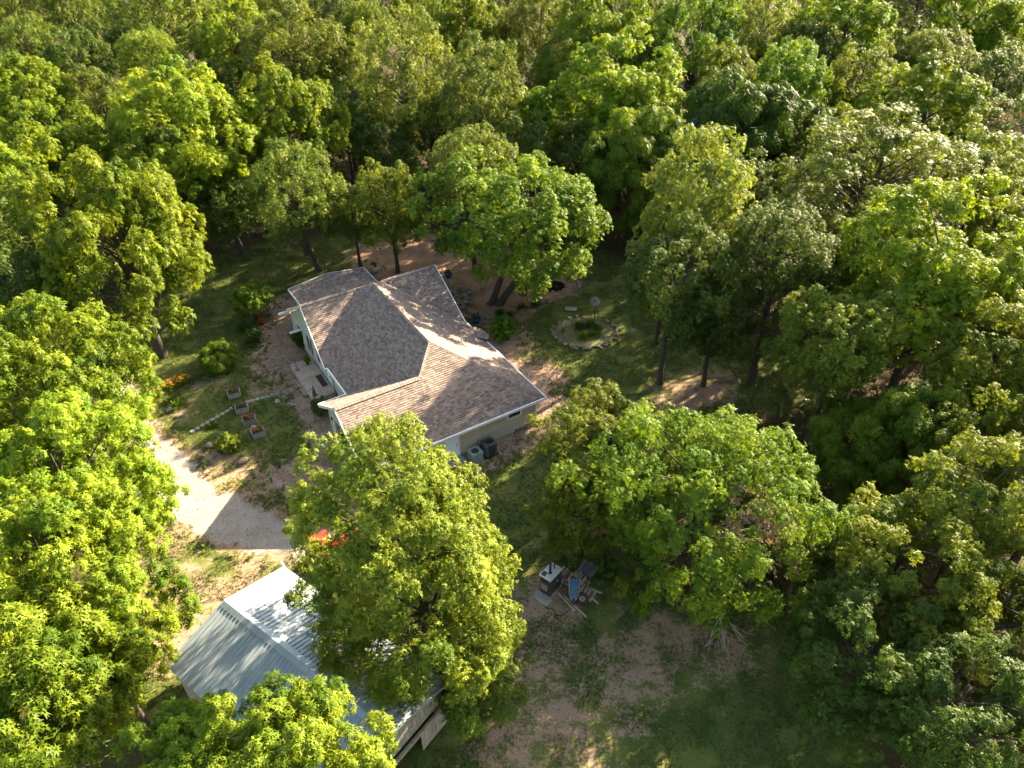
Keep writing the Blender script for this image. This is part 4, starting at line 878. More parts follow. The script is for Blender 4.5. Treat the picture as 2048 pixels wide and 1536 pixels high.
for i,(x,y,f,l) in enumerate([(-24.6,41.4,26,'orange daylily clump nearest the driveway trees'),(-24.0,41.9,20,'orange daylily clump in the middle of the flower row'),(-23.2,42.4,18,'orange daylily clump nearest the fountain-shaped bush')]):
    spiky('daylily',x,y,.55,.85,120,.75,.035,'O',l,120+i,'flower','orange daylilies on the front lawn',flowers='F',nf=f)
spiky('iris_clump',-22.9,39.8,.4,.8,110,.85,.04,'M','green iris clump between rocks near the driveway',131)
spiky('iris_clump',-23.6,40.5,.4,.7,80,.7,.04,'D','darker iris clump below the daylilies',132)
shrub('wild_bush',-18.05,35.5,.75,.6,.55,'O','scruffy bush among rocks by the driveway',133,nl=22,L=.12)
spiky('grass_clump',-17.7,36.0,.4,.8,120,.8,.03,'B','bright upright grass clump beside the scruffy bush',134)
spiky('path_plant',-19.9,37.7,.45,.4,90,.42,.05,'D','low leafy plant beside the stepping stones',135)
spiky('path_plant',-18.9,39.6,.3,.3,60,.3,.05,'B','small bright plant below the topmost planter',136)
for i,(x,y,r_,l) in enumerate([(-.9,50.9,.7,'spiky grey-green clump at the foot of the maple'),(.9,51.6,.8,'dark leafy clump right of the maple trunks'),(-.1,50.5,.5,'low dark clump in front of the maple'),(2.0,52.2,.6,'dark clump at the right of the maple bed')]):
    spiky('shade_plant',x,y,r_,.7,130,.7,.05,'V',l,140+i)
for i,(x,y,r_,m,l) in enumerate([(5.3,48.7,.75,'V','blue-green clump at the back left of the round stone bed'),(6.1,48.9,.8,'V','blue-green clump beside the windmill post'),(6.3,47.6,.7,'M','leafy clump in the middle of the round stone bed'),(5.5,47.3,.6,'B','yellow-green clump near the front of the round stone bed'),(6.6,48.3,.5,'D','dark clump at the right of the round stone bed')]):
    spiky('bed_plant',x,y,r_,.6,130,.65,.06,m,l,150+i,z=.1)
for i,(x,y,r_,m,l) in enumerate([(5.6,23.9,.7,'O','weedy bush right of the log pile'),(6.4,23.0,.5,'B','small yellow-lit weed in front of the bright tree'),(-2.2,22.8,.7,'O','weedy bush left of the wood furnace'),(4.6,25.3,.8,'D','dark weeds behind the log pile')]):
    shrub('weed_bush',x,y,r_,r_*.8,r_*.7,m,l,160+i,nl=18,L=.12)
# ---------------------------------------------------------------- rocks
def rockmesh(seed,mat):
    bm=bmesh.new(); bmesh.ops.create_icosphere(bm,subdivisions=2,radius=1.0); g=random.Random(seed); d=[(Vector([g.gauss(0,1) for _ in range(3)]).normalized(),g.uniform(.55,.95)) for _ in range(11)]
    for v in bm.verts:
        for n_,h in d:
            k=v.co.dot(n_)
            if k>h: v.co-=n_*(k-h)
        v.co*=1+g.uniform(-.03,.03)
    me=bpy.data.meshes.new('rock'); bm.to_mesh(me); bm.free(); me.materials.append(M[mat]); return me
ROCK=[rockmesh(i,'stone') for i in range(6)]; LIME=[rockmesh(20+i,'limestone') for i in range(3)]
rk=random.Random(77)
def rock(name,x,y,s,label=None,group=None,z=None,mesh=None,parent=None,flat=.6,cat='rock'):
    o=link(name,mesh or rk.choice(ROCK),parent,(x,y,(s*flat*.45) if z is None else z),(rk.uniform(-.2,.2),rk.uniform(-.2,.2),rk.uniform(0,6.28)),(s*rk.uniform(.85,1.25),s*rk.uniform(.7,1.05),s*flat))
    if label: tag(o,label,cat,group)
    return o
rock('boulder',-19.45,35.75,.36,'dark cracked boulder by the driveway edge'); rock('boulder',-18.75,35.05,.24,'pale grey boulder left of the scruffy bush',mesh=LIME[0])
rock('boulder',-16.9,34.3,.36,'wide brown boulder on the bare earth strip'); rock('white_stone',-16.2,40.2,.24,'small white stone at the end of the stepping stone path',mesh=LIME[1])
rock('boulder',-23.3,39.5,.32,'grey boulder beside the iris clump'); rock('boulder',-22.4,38.8,.26,'low boulder near the start of the stepping stones')
rock('flat_stone',-11.9,35.75,.42,'flat tan slab on the gravel in front of the garage',mesh=LIME[2],flat=.25); rock('flat_stone',-11.35,36.05,.3,'smaller flat tan stone next to the garage slab',mesh=LIME[0],flat=.25)
rock('white_stone',-17.1,37.45,.26,'white stone beside the lowest planter',mesh=LIME[1])
rock('boulder',-27.9,48.2,.6,'wide boulder under the tall open lawn tree'); rock('boulder',-28.9,48.6,.45,'smaller boulder under the tall open lawn tree, to the left')
def stones(name,label,pts,s0,s1,closed=False,step=.34,group=None,two=False,jit=.07,cat='stone edging'):
    """a border of separate stones laid along a line"""
    P=[Vector((x,y,0)) for x,y in pts]; e=empty(name,P[0],0,label,cat,group)
    seg=list(zip(P,P[1:]+([P[0]] if closed else [])))[:len(P) if closed else len(P)-1]
    for a,b in seg:
        n=max(1,int((b-a).length/step))
        for k in range(n):
            p=a.lerp(b,(k+rk.random()*.4)/n)-P[0]; s=rk.uniform(s0,s1)
            rock('stone',p.x+rk.uniform(-jit,jit),p.y+rk.uniform(-jit,jit),s,parent=e,flat=rk.uniform(.5,.8))
            if two and rk.random()<.5: rock('stone',p.x+rk.uniform(-.2,.2),p.y+rk.uniform(-.2,.2),s*.7,parent=e,z=s*.75)
    return e
stones('edging_stones','short row of edging stones below the front lawn corner',[(-14.1,34.5),(-13.5,34.95),(-13.0,35.4)],.12,.22,step=.25)
ring=[(5.65+2.42*math.cos(t)*(1+.04*math.sin(3*t)),48.05+2.15*math.sin(t)) for t in [2*math.pi*k/26 for k in range(26)]]
stones('stone_bed','round raised garden bed ringed with rough stones on the right lawn',ring,.15,.27,True,.30,two=True,cat='garden bed')
fill=MB(); n=30
fill.prism([(5.65+2.3*math.cos(2*math.pi*k/n),48.05+2.03*math.sin(2*math.pi*k/n)) for k in range(n)],-.02,.12)
bed=fill.build('bed_soil',pm('bed_grass',(.045,.06,.016),(.15,.13,.06),5,.95,.6,24)); tag(bed,kind='structure')
stones('rock_border','curving rock border of the shady bed below the maple',[(-4.2,52.6),(-3.5,51.3),(-2.5,50.5),(-.9,50.0),(.7,50.9),(1.6,52.4),(3.6,52.8),(4.9,53.6),(5.8,55.2),(5.7,56.3),(4.8,57.2)],.14,.26,step=.27,two=True)
stones('pond_border','ring of stones round the small dark pond',[(3.5+1.25*math.cos(2*math.pi*k/16),55.2+1.0*math.sin(2*math.pi*k/16)) for k in range(16)],.1,.2,True,.26)
pond=MB(); pond.prism([(3.5+1.15*math.cos(2*math.pi*k/24),55.2+.9*math.sin(2*math.pi*k/24)) for k in range(24)],-.03,.05); tag(pond.build('pond',M['water']),kind='structure')
e=empty('rock_pile',(-4.1,53.8,0),0,'heap of stacked rocks behind the east gable of the house','rock pile')
for k in range(46): rock('rock',rk.gauss(0,.75),rk.gauss(0,.95),rk.uniform(.16,.34),parent=e,z=rk.uniform(.08,.42))
stones('rock_border','loose stones at the south-east gravel path by the trees',[(3.2,38.6),(4.0,38.2),(4.6,37.6),(5.2,37.4)],.1,.2,step=.28,two=True)
stones('rock_border','broken stone row along the far back mulch',[(-8.8,64.2),(-5.5,63.6),(-2.5,62.6),(.2,61.6)],.14,.28,step=.4)
# stepping stones
PT=[(-21.19,37.12),(-20.48,38.01),(-19.49,39.17),(-18.75,40.0),(-17.49,40.63),(-16.54,41.0),(-15.75,41.37)]
pe=empty('stepping_stone_path',(-18.5,39.9,0),0,'curving row of pale flagstones across the front lawn','path')
d_=0
for (x0,y0),(x1,y1) in zip(PT[:-1],PT[1:]):
    L=math.hypot(x1-x0,y1-y0); k=0.
    nn=max(1,round(L/.36))
    for q in range(nn):
        t=(q+.5)/nn; g=random.Random(int(x0*100)+q*7); n=7; a=math.atan2(y1-y0,x1-x0)
        poly=[]
        for j in range(n):
            th=2*math.pi*j/n; rr=g.uniform(.85,1.1); px,py=.19*rr*math.cos(th),.17*rr*math.sin(th); poly.append((x0+(x1-x0)*t+18.5+px*math.cos(a)-py*math.sin(a)+g.uniform(-.02,.02),y0+(y1-y0)*t-39.9+px*math.sin(a)+py*math.cos(a)))
        MB().prism(poly,0,.05).build('flagstone',M['limestone'],pe)
# ---------------------------------------------------------------- planters
def planter(x,y,rz,flw,label,seed):
    e=empty('planter',(x,y,0),rz,label,'planter','concrete planters on the front lawn'); mb=MB(); a,b,h=.42,.34,.42
    for sx,sy,wx,wy in ((0,-1,a*2,.06),(0,1,a*2,.06)): mb.box((0,sy*(b-.03),h/2),(wx,.06,h))
    for s in (-1,1): mb.box((s*(a-.03),0,h/2),(.06,b*2-.12,h))
    for s in (-1,1): mb.box((0,s*(b-.03),h*.5),(a*2+.03,.08,.05)); mb.box((0,s*(b-.03),h-.03),(a*2+.05,.09,.06))
    mb.build('box',M['concrete'],e); MB().box((0,0,h-.09),(a*2-.12,b*2-.12,.08)).build('soil',M['soil'],e)
    g=np.random.default_rng(seed); k=26; C=np.stack([g.uniform(-.3,.3,k),g.uniform(-.22,.22,k),h+g.uniform(-.02,.2,k)],-1); N=unit(g.normal(0,.4,(k,3))+np.array([0,0,1.]))
    V,T=sprays(C,N,g,5,.1,.5,.2,np.full(k,.5)); link('leaves',npmesh('leaves',V,np.arange(len(V)).reshape(-1,3),LEAF['O'],{'tone':('POINT',T)}),e)
    for q in range(flw):
        C=np.array([[g.uniform(-.32,.32),g.uniform(-.24,.24),h+g.uniform(.05,.3)]]); N=unit(g.normal(0,.4,(1,3))+np.array([0,0,1.])); V,T=sprays(C,N,g,6,.09,.7,.1,np.full(1,.5)); link('flower',npmesh('flower',V,np.arange(len(V)).reshape(-1,3),LEAF['Y'],{'tone':('POINT',T)}),e)
planter(-19.35,41.0,.35,5,'concrete planter with few flowers, farthest up the lawn',1); planter(-18.35,39.35,.35,8,'concrete planter touching the stepping stone path',2)
planter(-17.5,38.1,.35,22,'concrete planter with the most red flowers, third down the row',3); planter(-16.6,36.85,.5,16,'concrete planter nearest the garage, lowest of the row',4)
# ---------------------------------------------------------------- things on and round the deck
def chairfig():
    x,y,_=hw(-11.75,14.35); e=empty('metal_garden_figure',(x,y,.4),.5,'thin grey metal garden figure on the far deck corner','figure')
    MB().lathe([(.10,0),(.16,.02),(.13,.12),(.06,.3),(.1,.42),(.05,.5)],n=12).build('body',M['acgreen'],e,True); mb=MB(); mb.tube([(.0,0,.5),(.05,.12,.62),(.0,.22,.78),(-.08,.14,.86),(-.05,.02,.78)],.018,6); mb.build('scroll',M['black'],e,True)
chairfig()
x,y,_=hw(-11.72,10.85); e=empty('garden_statue',(x,y,.4),0,'dark pointed statue on the near deck corner','statue')
MB().lathe([(.15,0),(.15,.06),(.10,.1),(.12,.28),(.09,.45),(.05,.55),(.075,.64),(.05,.72),(.008,.95)],n=12).build('body',M['charcoal'],e,True); MB().box((0,0,.015),(.36,.36,.03)).build('base',M['concrete'],e)
x,y,_=hw(-10.7,12.2); e=empty('door_mat',(x,y,.404),HOUSE[2],'long dark mat on the deck in front of the door','mat'); MB().box((0,0,.008),(.42,1.5,.014)).build('mat',M['soil'],e)
x,y,_=hw(-10.85,14.6); shrub('potted_plant',x,y,.22,.25,.42,'M','small green potted plant against the wall on the deck',171,nl=10,L=.1,h0=.4,cat='plant')
def pot(x,y,r_,h,mat,label,seed,plant=True):
    e=empty('flower_pot',(x,y,0),0,label,'pot'); MB().lathe([(r_*.6,0),(r_*.95,h*.55),(r_*.9,h*.8),(r_,h),(r_*.86,h),(r_*.8,h*.85),(.02,h*.84)],n=18).build('pot',M[mat],e,True)
    if plant:
        g=np.random.default_rng(seed); k=40; C=np.stack([g.normal(0,r_*.6,k),g.normal(0,r_*.6,k),h+np.abs(g.normal(0,.25,k))],-1); N=unit(g.normal(0,.5,(k,3))+np.array([0,0,1.])); V,T=sprays(C,N,g,6,.16,.35,.4,np.full(k,.45)); link('leaves',npmesh('leaves',V,np.arange(len(V)).reshape(-1,3),LEAF['D'],{'tone':('POINT',T)}),e)
pot(-5.35,57.0,.32,.5,'bluepot','glazed blue pot behind the far gable',1); pot(-2.75,49.8,.36,.45,'bluepot','glazed blue pot near the east gable wall',2); pot(-11.8,58.3,.28,.5,'white','white pot on the back patio beside the dish',3); pot(-16.6,47.7,.25,.4,'soil','dark pot with a plant at the front wall',4)
# white dish on a tripod
e=empty('satellite_dish',(-10.9,57.2,0),2.4,'small grey dish on a tripod stand behind the house','dish')
MB().lathe([(.02,0),(.2,.02),(.38,.09),(.40,.10),(.39,.115),(.2,.045),(.02,.025)],n=22).build('reflector',M['acgreen'],e,True,loc=(0,0,1.15),rot=(R(70),0,0))
e.scale=(.8,.8,.8)
for a in (0,2.1,4.2): MB().tube([(0,0,1.1),(.35*math.cos(a),.35*math.sin(a),0)],.02,6).build('leg',M['steel'],e)
MB().tube([(0,-.05,1.1),(0,-.5,1.35)],.015,6).build('feed_arm',M['steel'],e)
# garden windmill
e=empty('garden_windmill',(6.5,49.4,0.1),-.25,'small metal windmill on a post in the round stone bed','windmill')
MB().tube([(0,0,0),(0,0,1.95)],.03,6).build('post',M['black'],e)
hub=MB().lathe([(0,-.05),(.05,-.03),(.05,.03),(0,.05)],n=10).build('hub',M['black'],e,loc=(0,-.06,2.0),rot=(R(90),0,0))
for k in range(14):
    a=2*math.pi*k/14; c,s=math.cos(a),math.sin(a); c2,s2=math.cos(a+.33),math.sin(a+.33)
    MB().add([(.08*c,-.09,2+.08*s),(.42*c,-.11,2+.42*s),(.42*c2,-.07,2+.42*s2),(.08*c2,-.07,2+.08*s2),(.08*c,-.084,2+.08*s),(.42*c,-.104,2+.42*s),(.42*c2,-.064,2+.42*s2),(.08*c2,-.064,2+.08*s2)],[(0,1,2,3),(7,6,5,4),(0,4,5,1),(1,5,6,2),(2,6,7,3),(3,7,4,0)]).build('blade',M['concrete'],e)
MB().add([(0,.05,2.0),(0,.5,2.12),(0,.5,1.86),(.01,.05,2.0),(.01,.5,2.12),(.01,.5,1.86)],[(0,1,2),(5,4,3),(0,3,4,1),(1,4,5,2),(2,5,3,0)]).build('tail_vane',M['steel'],e)
e=empty('garden_statue',(4.0,48.1,.1),.6,'little pale statue on a mossy post at the left of the round bed','statue')
MB().lathe([(.10,0),(.09,.4),(.12,.42),(.12,.47)],n=10).build('pedestal',M['stone'],e,True); MB().lathe([(.09,.47),(.11,.6),(.07,.75),(.045,.8),(.075,.87),(.06,.95),(.005,.98)],n=10).build('figure',M['limestone'],e,True)
e=empty('grey_board',(4.85,51.5,0),-.12,'grey flat board lying on the right lawn','board')
for k in range(3): MB().box((0,-.17+.17*k,.08),(.95,.16,.04)).build('slat',M['charcoal'] if False else M['concrete'],e)
for s in (-.4,.4): MB().box((s,0,.03),(.06,.5,.06)).build('runner',M['lumber'],e)
# ---------------------------------------------------------------- air conditioners by the south wall
x,y,_=hw(-4.37,-.22); e=empty('air_conditioner',(x,y,0),HOUSE[2],'tall round-cornered charcoal air conditioner by the south wall','air conditioner')
def rrect(a,b,r_,n=5):
    P=[]
    for cx,cy,t0 in ((a-r_,b-r_,0),(-a+r_,b-r_,90),(-a+r_,-b+r_,180),(a-r_,-b+r_,270)):
        for k in range(n): t=R(t0+90*k/(n-1)); P.append((cx+r_*math.cos(t),cy+r_*math.sin(t)))
    return P
MB().prism([(x*1.12,y*1.12) for x,y in rrect(.42,.42,.06)],-.02,.09).build('pad',M['black'],e); MB().prism(rrect(.37,.37,.14),.09,.90).build('core',M['black'],e)
for k,(px,py) in enumerate(rrect(.40,.40,.15,7)): MB().box((px,py,.5),(.035,.035,.8),math.atan2(py,px)).build('louvre',M['charcoal'],e)
for s in (-1,1):
    for q in (-.22,-.13,-.04,.05,.14,.22): MB().box((s*.40,q,.5),(.03,.035,.8)).build('louvre',M['charcoal'],e); MB().box((q,s*.40,.5),(.035,.03,.8)).build('louvre',M['charcoal'],e)
MB().prism(rrect(.42,.42,.16),.90,.93).build('rim',M['charcoal'],e)
mb=MB(); mb.lathe([(.40,.93),(.41,.98),(.36,1.03),(.30,1.03),(.30,.95),(.02,.935)],n=24); mb.build('top_ring',M['charcoal'],e,True)
for k in range(5): a=k*2*math.pi/5; MB().box((.14*math.cos(a),.14*math.sin(a),.975),(.26,.10,.012),a,(.25,0)).build('fan_blade',M['black'],e)
for k in range(4): MB().lathe([(.30-.065*k,1.035),(.308-.065*k,1.04),(.30-.065*k,1.045)],n=20).build('guard_ring',M['black'],e) if False else None
for k in range(6): a=math.pi*k/6; MB().bar((.31*math.cos(a),.31*math.sin(a),1.035),(-.31*math.cos(a),-.31*math.sin(a),1.035),.008,.008).build('guard_bar',M['black'],e)
MB().tube([(-.3,.42,.2),(-.42,.6,.25),(-.42,.62,.9)],.02,6).build('pipe',M['black'],e)
x,y,_=hw(-5.35,-.2); e=empty('air_conditioner',(x,y,0),HOUSE[2],'low square grey-green air conditioner next to the side door','air conditioner')
MB().box((0,0,.04),(.86,.86,.08)).build('pad',M['concrete'],e); MB().box((0,0,.36),(.76,.76,.56)).build('case',M['acgreen'],e,bevel=.02)
top=MB(); n=24
for k in range(n):
    a,b=2*math.pi*k/n,2*math.pi*(k+1)/n
    def sq(t): 
        c,s=math.cos(t),math.sin(t); m=max(abs(c),abs(s)); return (.40*c/m,.40*s/m,.68)
    top.add([(.25*math.cos(a),.25*math.sin(a),.68),sq(a),sq(b),(.25*math.cos(b),.25*math.sin(b),.68)],[(0,1,2,3)]); top.add([(.25*math.cos(a),.25*math.sin(a),.68),(.25*math.cos(b),.25*math.sin(b),.68),(.25*math.cos(b),.25*math.sin(b),.645),(.25*math.cos(a),.25*math.sin(a),.645)],[(0,1,2,3)])
    p,q=sq(a),sq(b); top.add([p,q,(q[0],q[1],.62),(p[0],p[1],.62)],[(0,1,2,3)])
top.build('top_panel',M['acgreen'],e); MB().lathe([(.25,.642),(.02,.645)],n=20).build('fan_well',M['black'],e)
for k in range(4): a=k*math.pi/2+.3; MB().box((.12*math.cos(a),.12*math.sin(a),.662),(.22,.08,.01),a,(.2,0)).build('fan_blade',M['charcoal'],e)
for s in (-1,1):
    for q in range(5): MB().box((s*.384,0,.16+.1*q),(.012,.66,.03)).build('louvre',M['acgreen'],e); MB().box((0,s*.384,.16+.1*q),(.66,.012,.03)).build('louvre',M['acgreen'],e)
# ---------------------------------------------------------------- outdoor wood furnace
e=empty('wood_furnace',(1.83,24.35,0),R(-39),'dark outdoor wood furnace with bright steel top and black chimney','furnace')
MB().box((0,0,.06),(1.0,1.35,.12)).build('base',M['concrete'],e); MB().box((0,.02,.98),(.92,1.2,1.72)).build('case',M['furnace'],e,bevel=.02)
tp=MB().box((0,.02,1.87),(1.02,1.3,.07)).build('roof_plate',M['steel'],e,bevel=.015)
MB().tube([(.02,-.08,1.88),(.02,-.08,2.95)],.085,14).build('chimney',M['black'],e,True); MB().lathe([(.13,1.905),(.13,1.93),(.09,1.99)],(.02,-.08,0),14).build('flashing',M['black'],e,True)
MB().tube([(.02,.38,1.88),(.02,.38,2.3)],.05,10).build('vent_pipe',M['charcoal'],e,True); MB().lathe([(.075,0),(.075,.05),(.02,.09)],(.02,.38,2.28),10).build('vent_cap',M['charcoal'],e,True)
h=MB().box((-.26,-.36,1.93),(.34,.36,.04)).build('hatch',M['charcoal'],e,bevel=.008); MB().box((-.26,-.36,1.965),(.2,.03,.03)).build('handle',M['black'],h)
fd=MB().box((-.02,-.60,.95),(.66,.05,.9)).build('fire_door',M['charcoal'],e,bevel=.015); MB().bar((.2,-.66,.8),(.2,-.66,1.1),.03,.03).build('handle',M['steel'],fd)
for k in range(4): MB().box((-.30,-.632,.62+.22*k),(.05,.02,.04)).build('hinge',M['steel'],fd)
for k in range(3): MB().box((-.02,-.64,.7+.22*k),(.5,.03,.05)).build('rib',M['steel'],fd)
MB().box((.47,.15,1.15),(.012,.05,.22)).build('gauge',M['white'],e); e.scale=(.72,.82,.74)
sl_=empty('concrete_slab',(1.38,23.72,0),R(-39),'pale concrete slab in front of the wood furnace','slab'); MB().box((0,0,.06),(.95,.5,.12)).build('slab',M['concrete'],sl_,bevel=.015)
g=random.Random(4); pts=[Vector((1.5,23.2,.14))]
for k in range(26): t=k/25; pts.append(Vector((1.55+1.1*t+.28*math.sin(7*t),23.15-.55*math.sin(3.1*t)+.15*math.sin(13*t),.03)))
tag(MB().tube(pts,.018,6).build('hose',M['rubber'],None,True),'thin black hose curling on the ground by the furnace','hose')
# log pile: each log a piece of its own
def logpile(x,y,rz,rows,cols,label,seed):
    e=empty('log_pile',(x,y,0),rz,label,'log pile'); g=random.Random(seed)
    for r_ in range(rows):
        for c in range(cols-r_//2):
            rad=g.uniform(.06,.11); L=g.uniform(.42,.58); px=(c-cols/2)*.19+.09*(r_%2)+g.uniform(-.03,.03)
            if g.random()<.35:   # split log
                MB().add([(px-rad,-L/2,.02+r_*.15),(px+rad,-L/2,.02+r_*.15),(px+g.uniform(-.03,.03),-L/2,.02+r_*.15+rad*1.7),(px-rad,L/2,.02+r_*.15),(px+rad,L/2,.02+r_*.15),(px,L/2,.02+r_*.15+rad*1.6)],[(0,2,1),(3,4,5),(0,1,4,3),(1,2,5,4),(2,0,3,5)]).build('log',M['firewood'],e,rot=(0,0,g.uniform(-.08,.08)))
            else: MB().tube([(px,-L/2,.1+r_*.15),(px+g.uniform(-.03,.03),L/2,.1+r_*.15+g.uniform(-.02,.02))],rad,8).build('log',M['firewood'],e)
logpile(2.75,24.75,R(-35),5,4,'stack of split firewood against the wood furnace',1); logpile(3.45,24.55,R(-35),5,4,'stack of weathered firewood behind the blue wheelbarrow',2); logpile(3.75,23.85,R(-30),3,4,'low stack of firewood behind the old wheel',3)
x=empty('metal_sheet',(3.75,24.75,1.0),R(-35),'bent rusty metal sheet lying over the firewood','sheet')
mb=MB(); prev=None
for k in range(6): a=k/5; mb.add([(-.42+.84*a,-.4,.06+.14*math.sin(a*3.1)),(-.42+.84*a,.42,.06+.12*math.sin(a*3.1+.4)),(-.42+.84*(a+.2),.42,.06+.12*math.sin((a+.2)*3.1+.4)),(-.42+.84*(a+.2),-.4,.06+.14*math.sin((a+.2)*3.1))],[(0,1,2,3)]) if k<5 else None
so_=mb.build('sheet',M['charcoal'],x); so_.modifiers.new('thick','SOLIDIFY').thickness=.02
# blue wheelbarrow tipped on its nose
e=empty('wheelbarrow',(2.98,23.55,0),R(-8),'upturned blue wheelbarrow leaning on the firewood','wheelbarrow')
tr=[(-.32,.0,.35),(.32,.0,.35),(.24,-.14,.42),(-.24,-.14,.42)]
mb=MB(); o_=[(-.22,.12,.22),(.22,.12,.22),(.34,.5,1.2),(-.34,.5,1.2)]; i_=[(-.16,-.12,.36),(.16,-.12,.36),(.22,.2,1.05),(-.22,.2,1.05)]
mb.add(o_+i_,[(0,1,5,4),(1,2,6,5),(2,3,7,6),(3,0,4,7),(4,5,6,7)]); tb=mb.build('tray',M['blue'],e); tb.modifiers.new('thick','SOLIDIFY').thickness=.02
for s in (-1,1): MB().tube([(s*.06,-.1,.18),(s*.22,-.1,.6),(s*.30,.28,1.55)],.02,6).build('handle',M['lumber'],e); MB().tube([(s*.18,-.12,.5),(s*.22,-.34,.72),(s*.2,-.2,.95)],.014,6).build('leg',M['black'],e)
whl=MB(); whl.tube([(-.05,-.08,.19),(.05,-.08,.19)],.19,18); wo=whl.build('wheel',M['rubber'],e); MB().tube([(-.056,-.08,.19),(.056,-.08,.19)],.10,12).build('rim',M['rust'],wo)
# old tractor wheel
e=empty('old_wheel',(3.42,23.5,0),R(-12),'big black tyre on a rusty rim leaning by the firewood','wheel')
W2=MB(); n=26; prof=[(-.10,.22),(-.12,.34),(-.10,.41),(0,.43),(.10,.41),(.12,.34),(.10,.22)]
vs=[];fs=[]
for k in range(n):
    a=2*math.pi*k/n
    for t,r_ in prof: rr=r_+(.018 if (k%2 and r_>.4) else 0); vs.append((rr*math.cos(a),t,rr*math.sin(a)))
m_=len(prof)
for k in range(n):
    for j in range(m_-1): fs.append((k*m_+j,k*m_+j+1,((k+1)%n)*m_+j+1,((k+1)%n)*m_+j))
W2.add(vs,fs); tilt=(R(-38),0,0); W2.build('tyre',M['rubber'],e,True,loc=(0,.05,.36),rot=tilt)
MB().tube([(0,-.04,0),(0,.04,0)],.225,20).build('rim',M['rust'],e,loc=(0,.05,.36),rot=tilt); MB().tube([(0,-.09,0),(0,.05,0)],.085,12).build('hub',M['charcoal'],e,loc=(0,.05,.36),rot=tilt)
for k in range(5): a=2*math.pi*k/5; MB().tube([(.14*math.cos(a),-.055,.14*math.sin(a)),(.14*math.cos(a),-.03,.14*math.sin(a))],.02,6).build('bolt',M['steel'],e,loc=(0,.05,.36),rot=tilt)
e.scale=(.72,.72,.72)
for i,(a,b,l) in enumerate([((2.2,24.1),(3.0,22.95),'loose plank on the ground left of the upturned wheelbarrow'),((2.5,23.9),(3.55,22.6),'longest loose plank pointing at the yard'),((3.8,23.9),(4.25,23.35),'short plank right of the old wheel'),((3.9,24.3),(4.5,24.0),'thin plank sticking out of the firewood')]):
    tag(MB().bar((*a,.04),(*b,.05),.09,.045).build('plank',M['lumber']),l,'plank')
# ---------------------------------------------------------------- red tractor half hidden under the oak
e=empty('tractor',(-10.0,26.6,0),R(35),'red compact tractor glimpsed through the oak leaves beside the shed','tractor')
MB().box((.55,0,.82),(1.1,.5,.42)).build('hood',M['red'],e,bevel=.06); MB().box((.35,0,.5),(1.7,.34,.26)).build('chassis',M['charcoal'],e,bevel=.02); MB().box((1.12,0,.8),(.05,.42,.36)).build('grille',M['black'],e)
for s in (-1,1):
    hl=MB().lathe([(.0,-.02),(.06,0),(.06,.03),(0,.035)],n=12).build('headlight',M['white'],e,loc=(1.14,s*.15,.9),rot=(0,R(90),0))
    f=MB(); 
    for k in range(6):
        a0,a1=math.pi*(.1+.8*k/6),math.pi*(.1+.8*(k+1)/6); f.add([(-.5+.6*math.cos(a),s*.4+dy,.55+.6*math.sin(a)) for a in (a0,a1) for dy in (-.13,.13)],[(0,1,3,2)])
    fo=f.build('fender',M['red'],e); fo.modifiers.new('thick','SOLIDIFY').thickness=.03
    for nm,(wx,wr,ww) in (('rear',(-.5,.52,.26)),('front',(.85,.32,.18))):
        t=MB().tube([(wx,s*.5-ww/2,wr),(wx,s*.5-ww*.4,wr),(wx,s*.5+ww*.4,wr),(wx,s*.5+ww/2,wr)],[wr*.85,wr,wr,wr*.85],22).build('wheel',M['rubber'],e); MB().tube([(wx,s*.5-ww/2-.01,wr),(wx,s*.5+ww/2+.01,wr)],wr*.5,14).build('rim',M['white'],t)
MB().box((-.45,0,.85),(.4,.42,.1)).build('seat',M['black'],e,bevel=.03); MB().box((-.66,0,1.05),(.1,.42,.35)).build('seat_back',M['black'],e,bevel=.03)
MB().tube([(.05,0,.95),(-.1,0,1.2)],.02,6).build('steering_column',M['black'],e); sw=MB(); sw.tube([(-.1+.05*math.cos(2*math.pi*k/16)*.3,.17*math.sin(2*math.pi*k/16),1.2+.17*math.cos(2*math.pi*k/16)*.5) for k in range(17)],.014,6); sw.build('steering_wheel',M['black'],e)
for s in (-1,1): MB().tube([(-.75,s*.38,.6),(-.75,s*.38,1.75)],.03,6).build('roll_bar_post',M['black'],e)
MB().box((-.35,0,1.78),(1.0,.95,.06)).build('canopy',M['red'],e,bevel=.02)
MB().box((1.75,0,.35),(.35,1.4,.42)).build('loader_bucket',M['red'],e,bevel=.03)
for s in (-1,1): MB().bar((.2,s*.34,.95),(1.6,s*.34,.45),.07,.12).build('loader_arm',M['red'],e)
e=empty('white_tank',(-10.35,27.3,0),.6,'white plastic tank glimpsed beside the red tractor','tank'); MB().lathe([(.32,0),(.36,.04),(.36,.7),(.3,.8),(.12,.84),(.1,.9),(.01,.9)],n=18).build('shell',M['white'],e,True); MB().lathe([(.12,.9),(.12,.94),(.01,.95)],n=14).build('lid',M['black'],e,True)

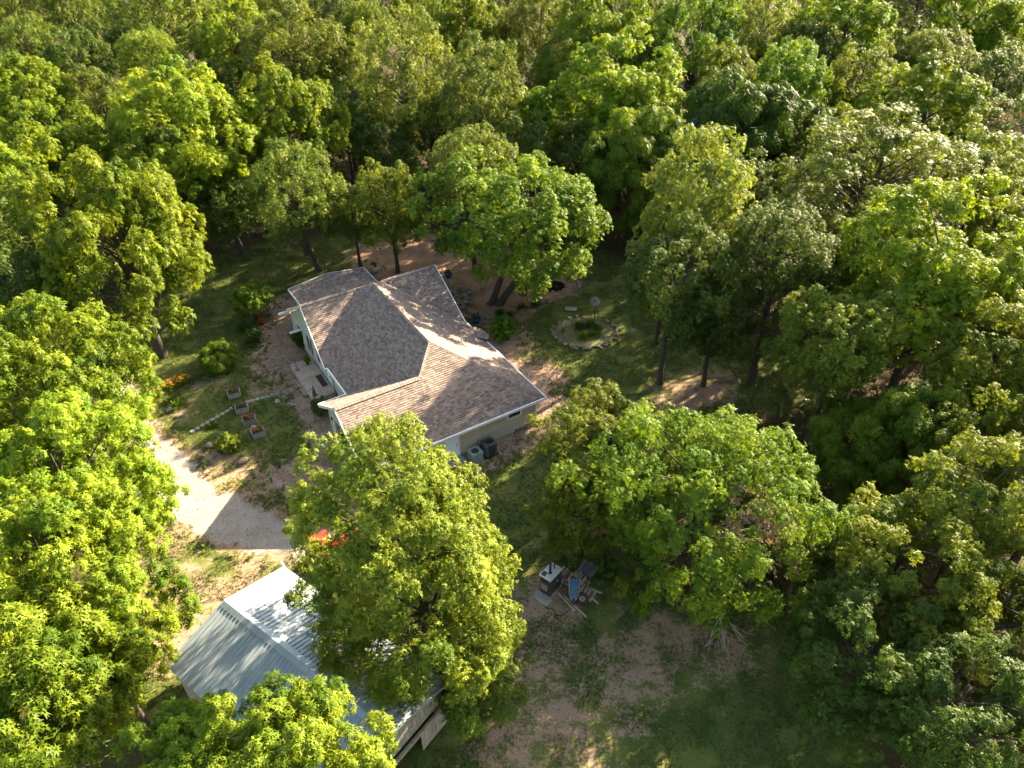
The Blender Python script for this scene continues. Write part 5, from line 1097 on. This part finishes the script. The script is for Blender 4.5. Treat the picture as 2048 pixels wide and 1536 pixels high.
# fallen leaves and twigs strewn over the yard: nobody could count them
def litter(n=16000):
    g=np.random.default_rng(23); x=g.uniform(-30,19,n*2); y=g.uniform(12,62,n*2); k=(sdist(x,y,CLEAR)<1.5)&(sdist(x,y,HPOLY)>.05)&(sdist(x,y,SHEDP)>.1)&(sdist(x,y,DRIVE)>.1)&(vnoise(x,y,.5)+g.normal(0,.25,len(x))>.05); x,y=x[k][:n],y[k][:n]; m=len(x)
    C=np.stack([x,y,np.full(m,.03)],-1); N=unit(g.normal(0,.35,(m,3))+np.array([0,0,1.])); V,T=sprays(C,N,g,1,.13,.55,.05,g.random(m)*.9); V[:,2]=np.maximum(V[:,2],.015)
    tag(link('fallen_leaves',npmesh('fallen_leaves',V,np.arange(len(V)).reshape(-1,3),LEAF['X'],{'tone':('POINT',T)})),'dry brown leaves strewn over the yard','leaves',kind='stuff')
litter()
def weeds(n=2600):
    """low broad-leaved weeds along the borders of lawn and gravel"""
    g=np.random.default_rng(37); x=g.uniform(-30,19,n*14); y=g.uniform(12,62,n*14); d=np.minimum.reduce([np.abs(sdist(x,y,p)) for p in (DRIVE,APRON,FRONT,EAST,CLEAR,STRIP)]); k=(d<.9)&(sdist(x,y,HPOLY)>.2)&(sdist(x,y,SHEDP)>.2)&(sdist(x,y,DRIVE)>.25)&(sdist(x,y,APRON)>.1)&(g.random(len(x))<.75); x,y=x[k][:n],y[k][:n]; m=len(x)
    C=np.repeat(np.stack([x,y,g.uniform(.04,.16,m)],-1),4,0)+g.normal(0,.07,(m*4,3)); C[:,2]=np.abs(C[:,2])+.02; N=unit(g.normal(0,.4,(len(C),3))+np.array([0,0,1.])); V,T=sprays(C,N,g,5,.13,.4,.2,np.repeat(np.clip(.4+g.normal(0,.25,m),0,1),4)); V[:,2]=np.maximum(V[:,2],.012)
    tag(link('weeds',npmesh('weeds',V,np.arange(len(V)).reshape(-1,3),LEAF['O'],{'tone':('POINT',T)})),'low weeds growing along the gravel edges','weeds',kind='stuff')
weeds()
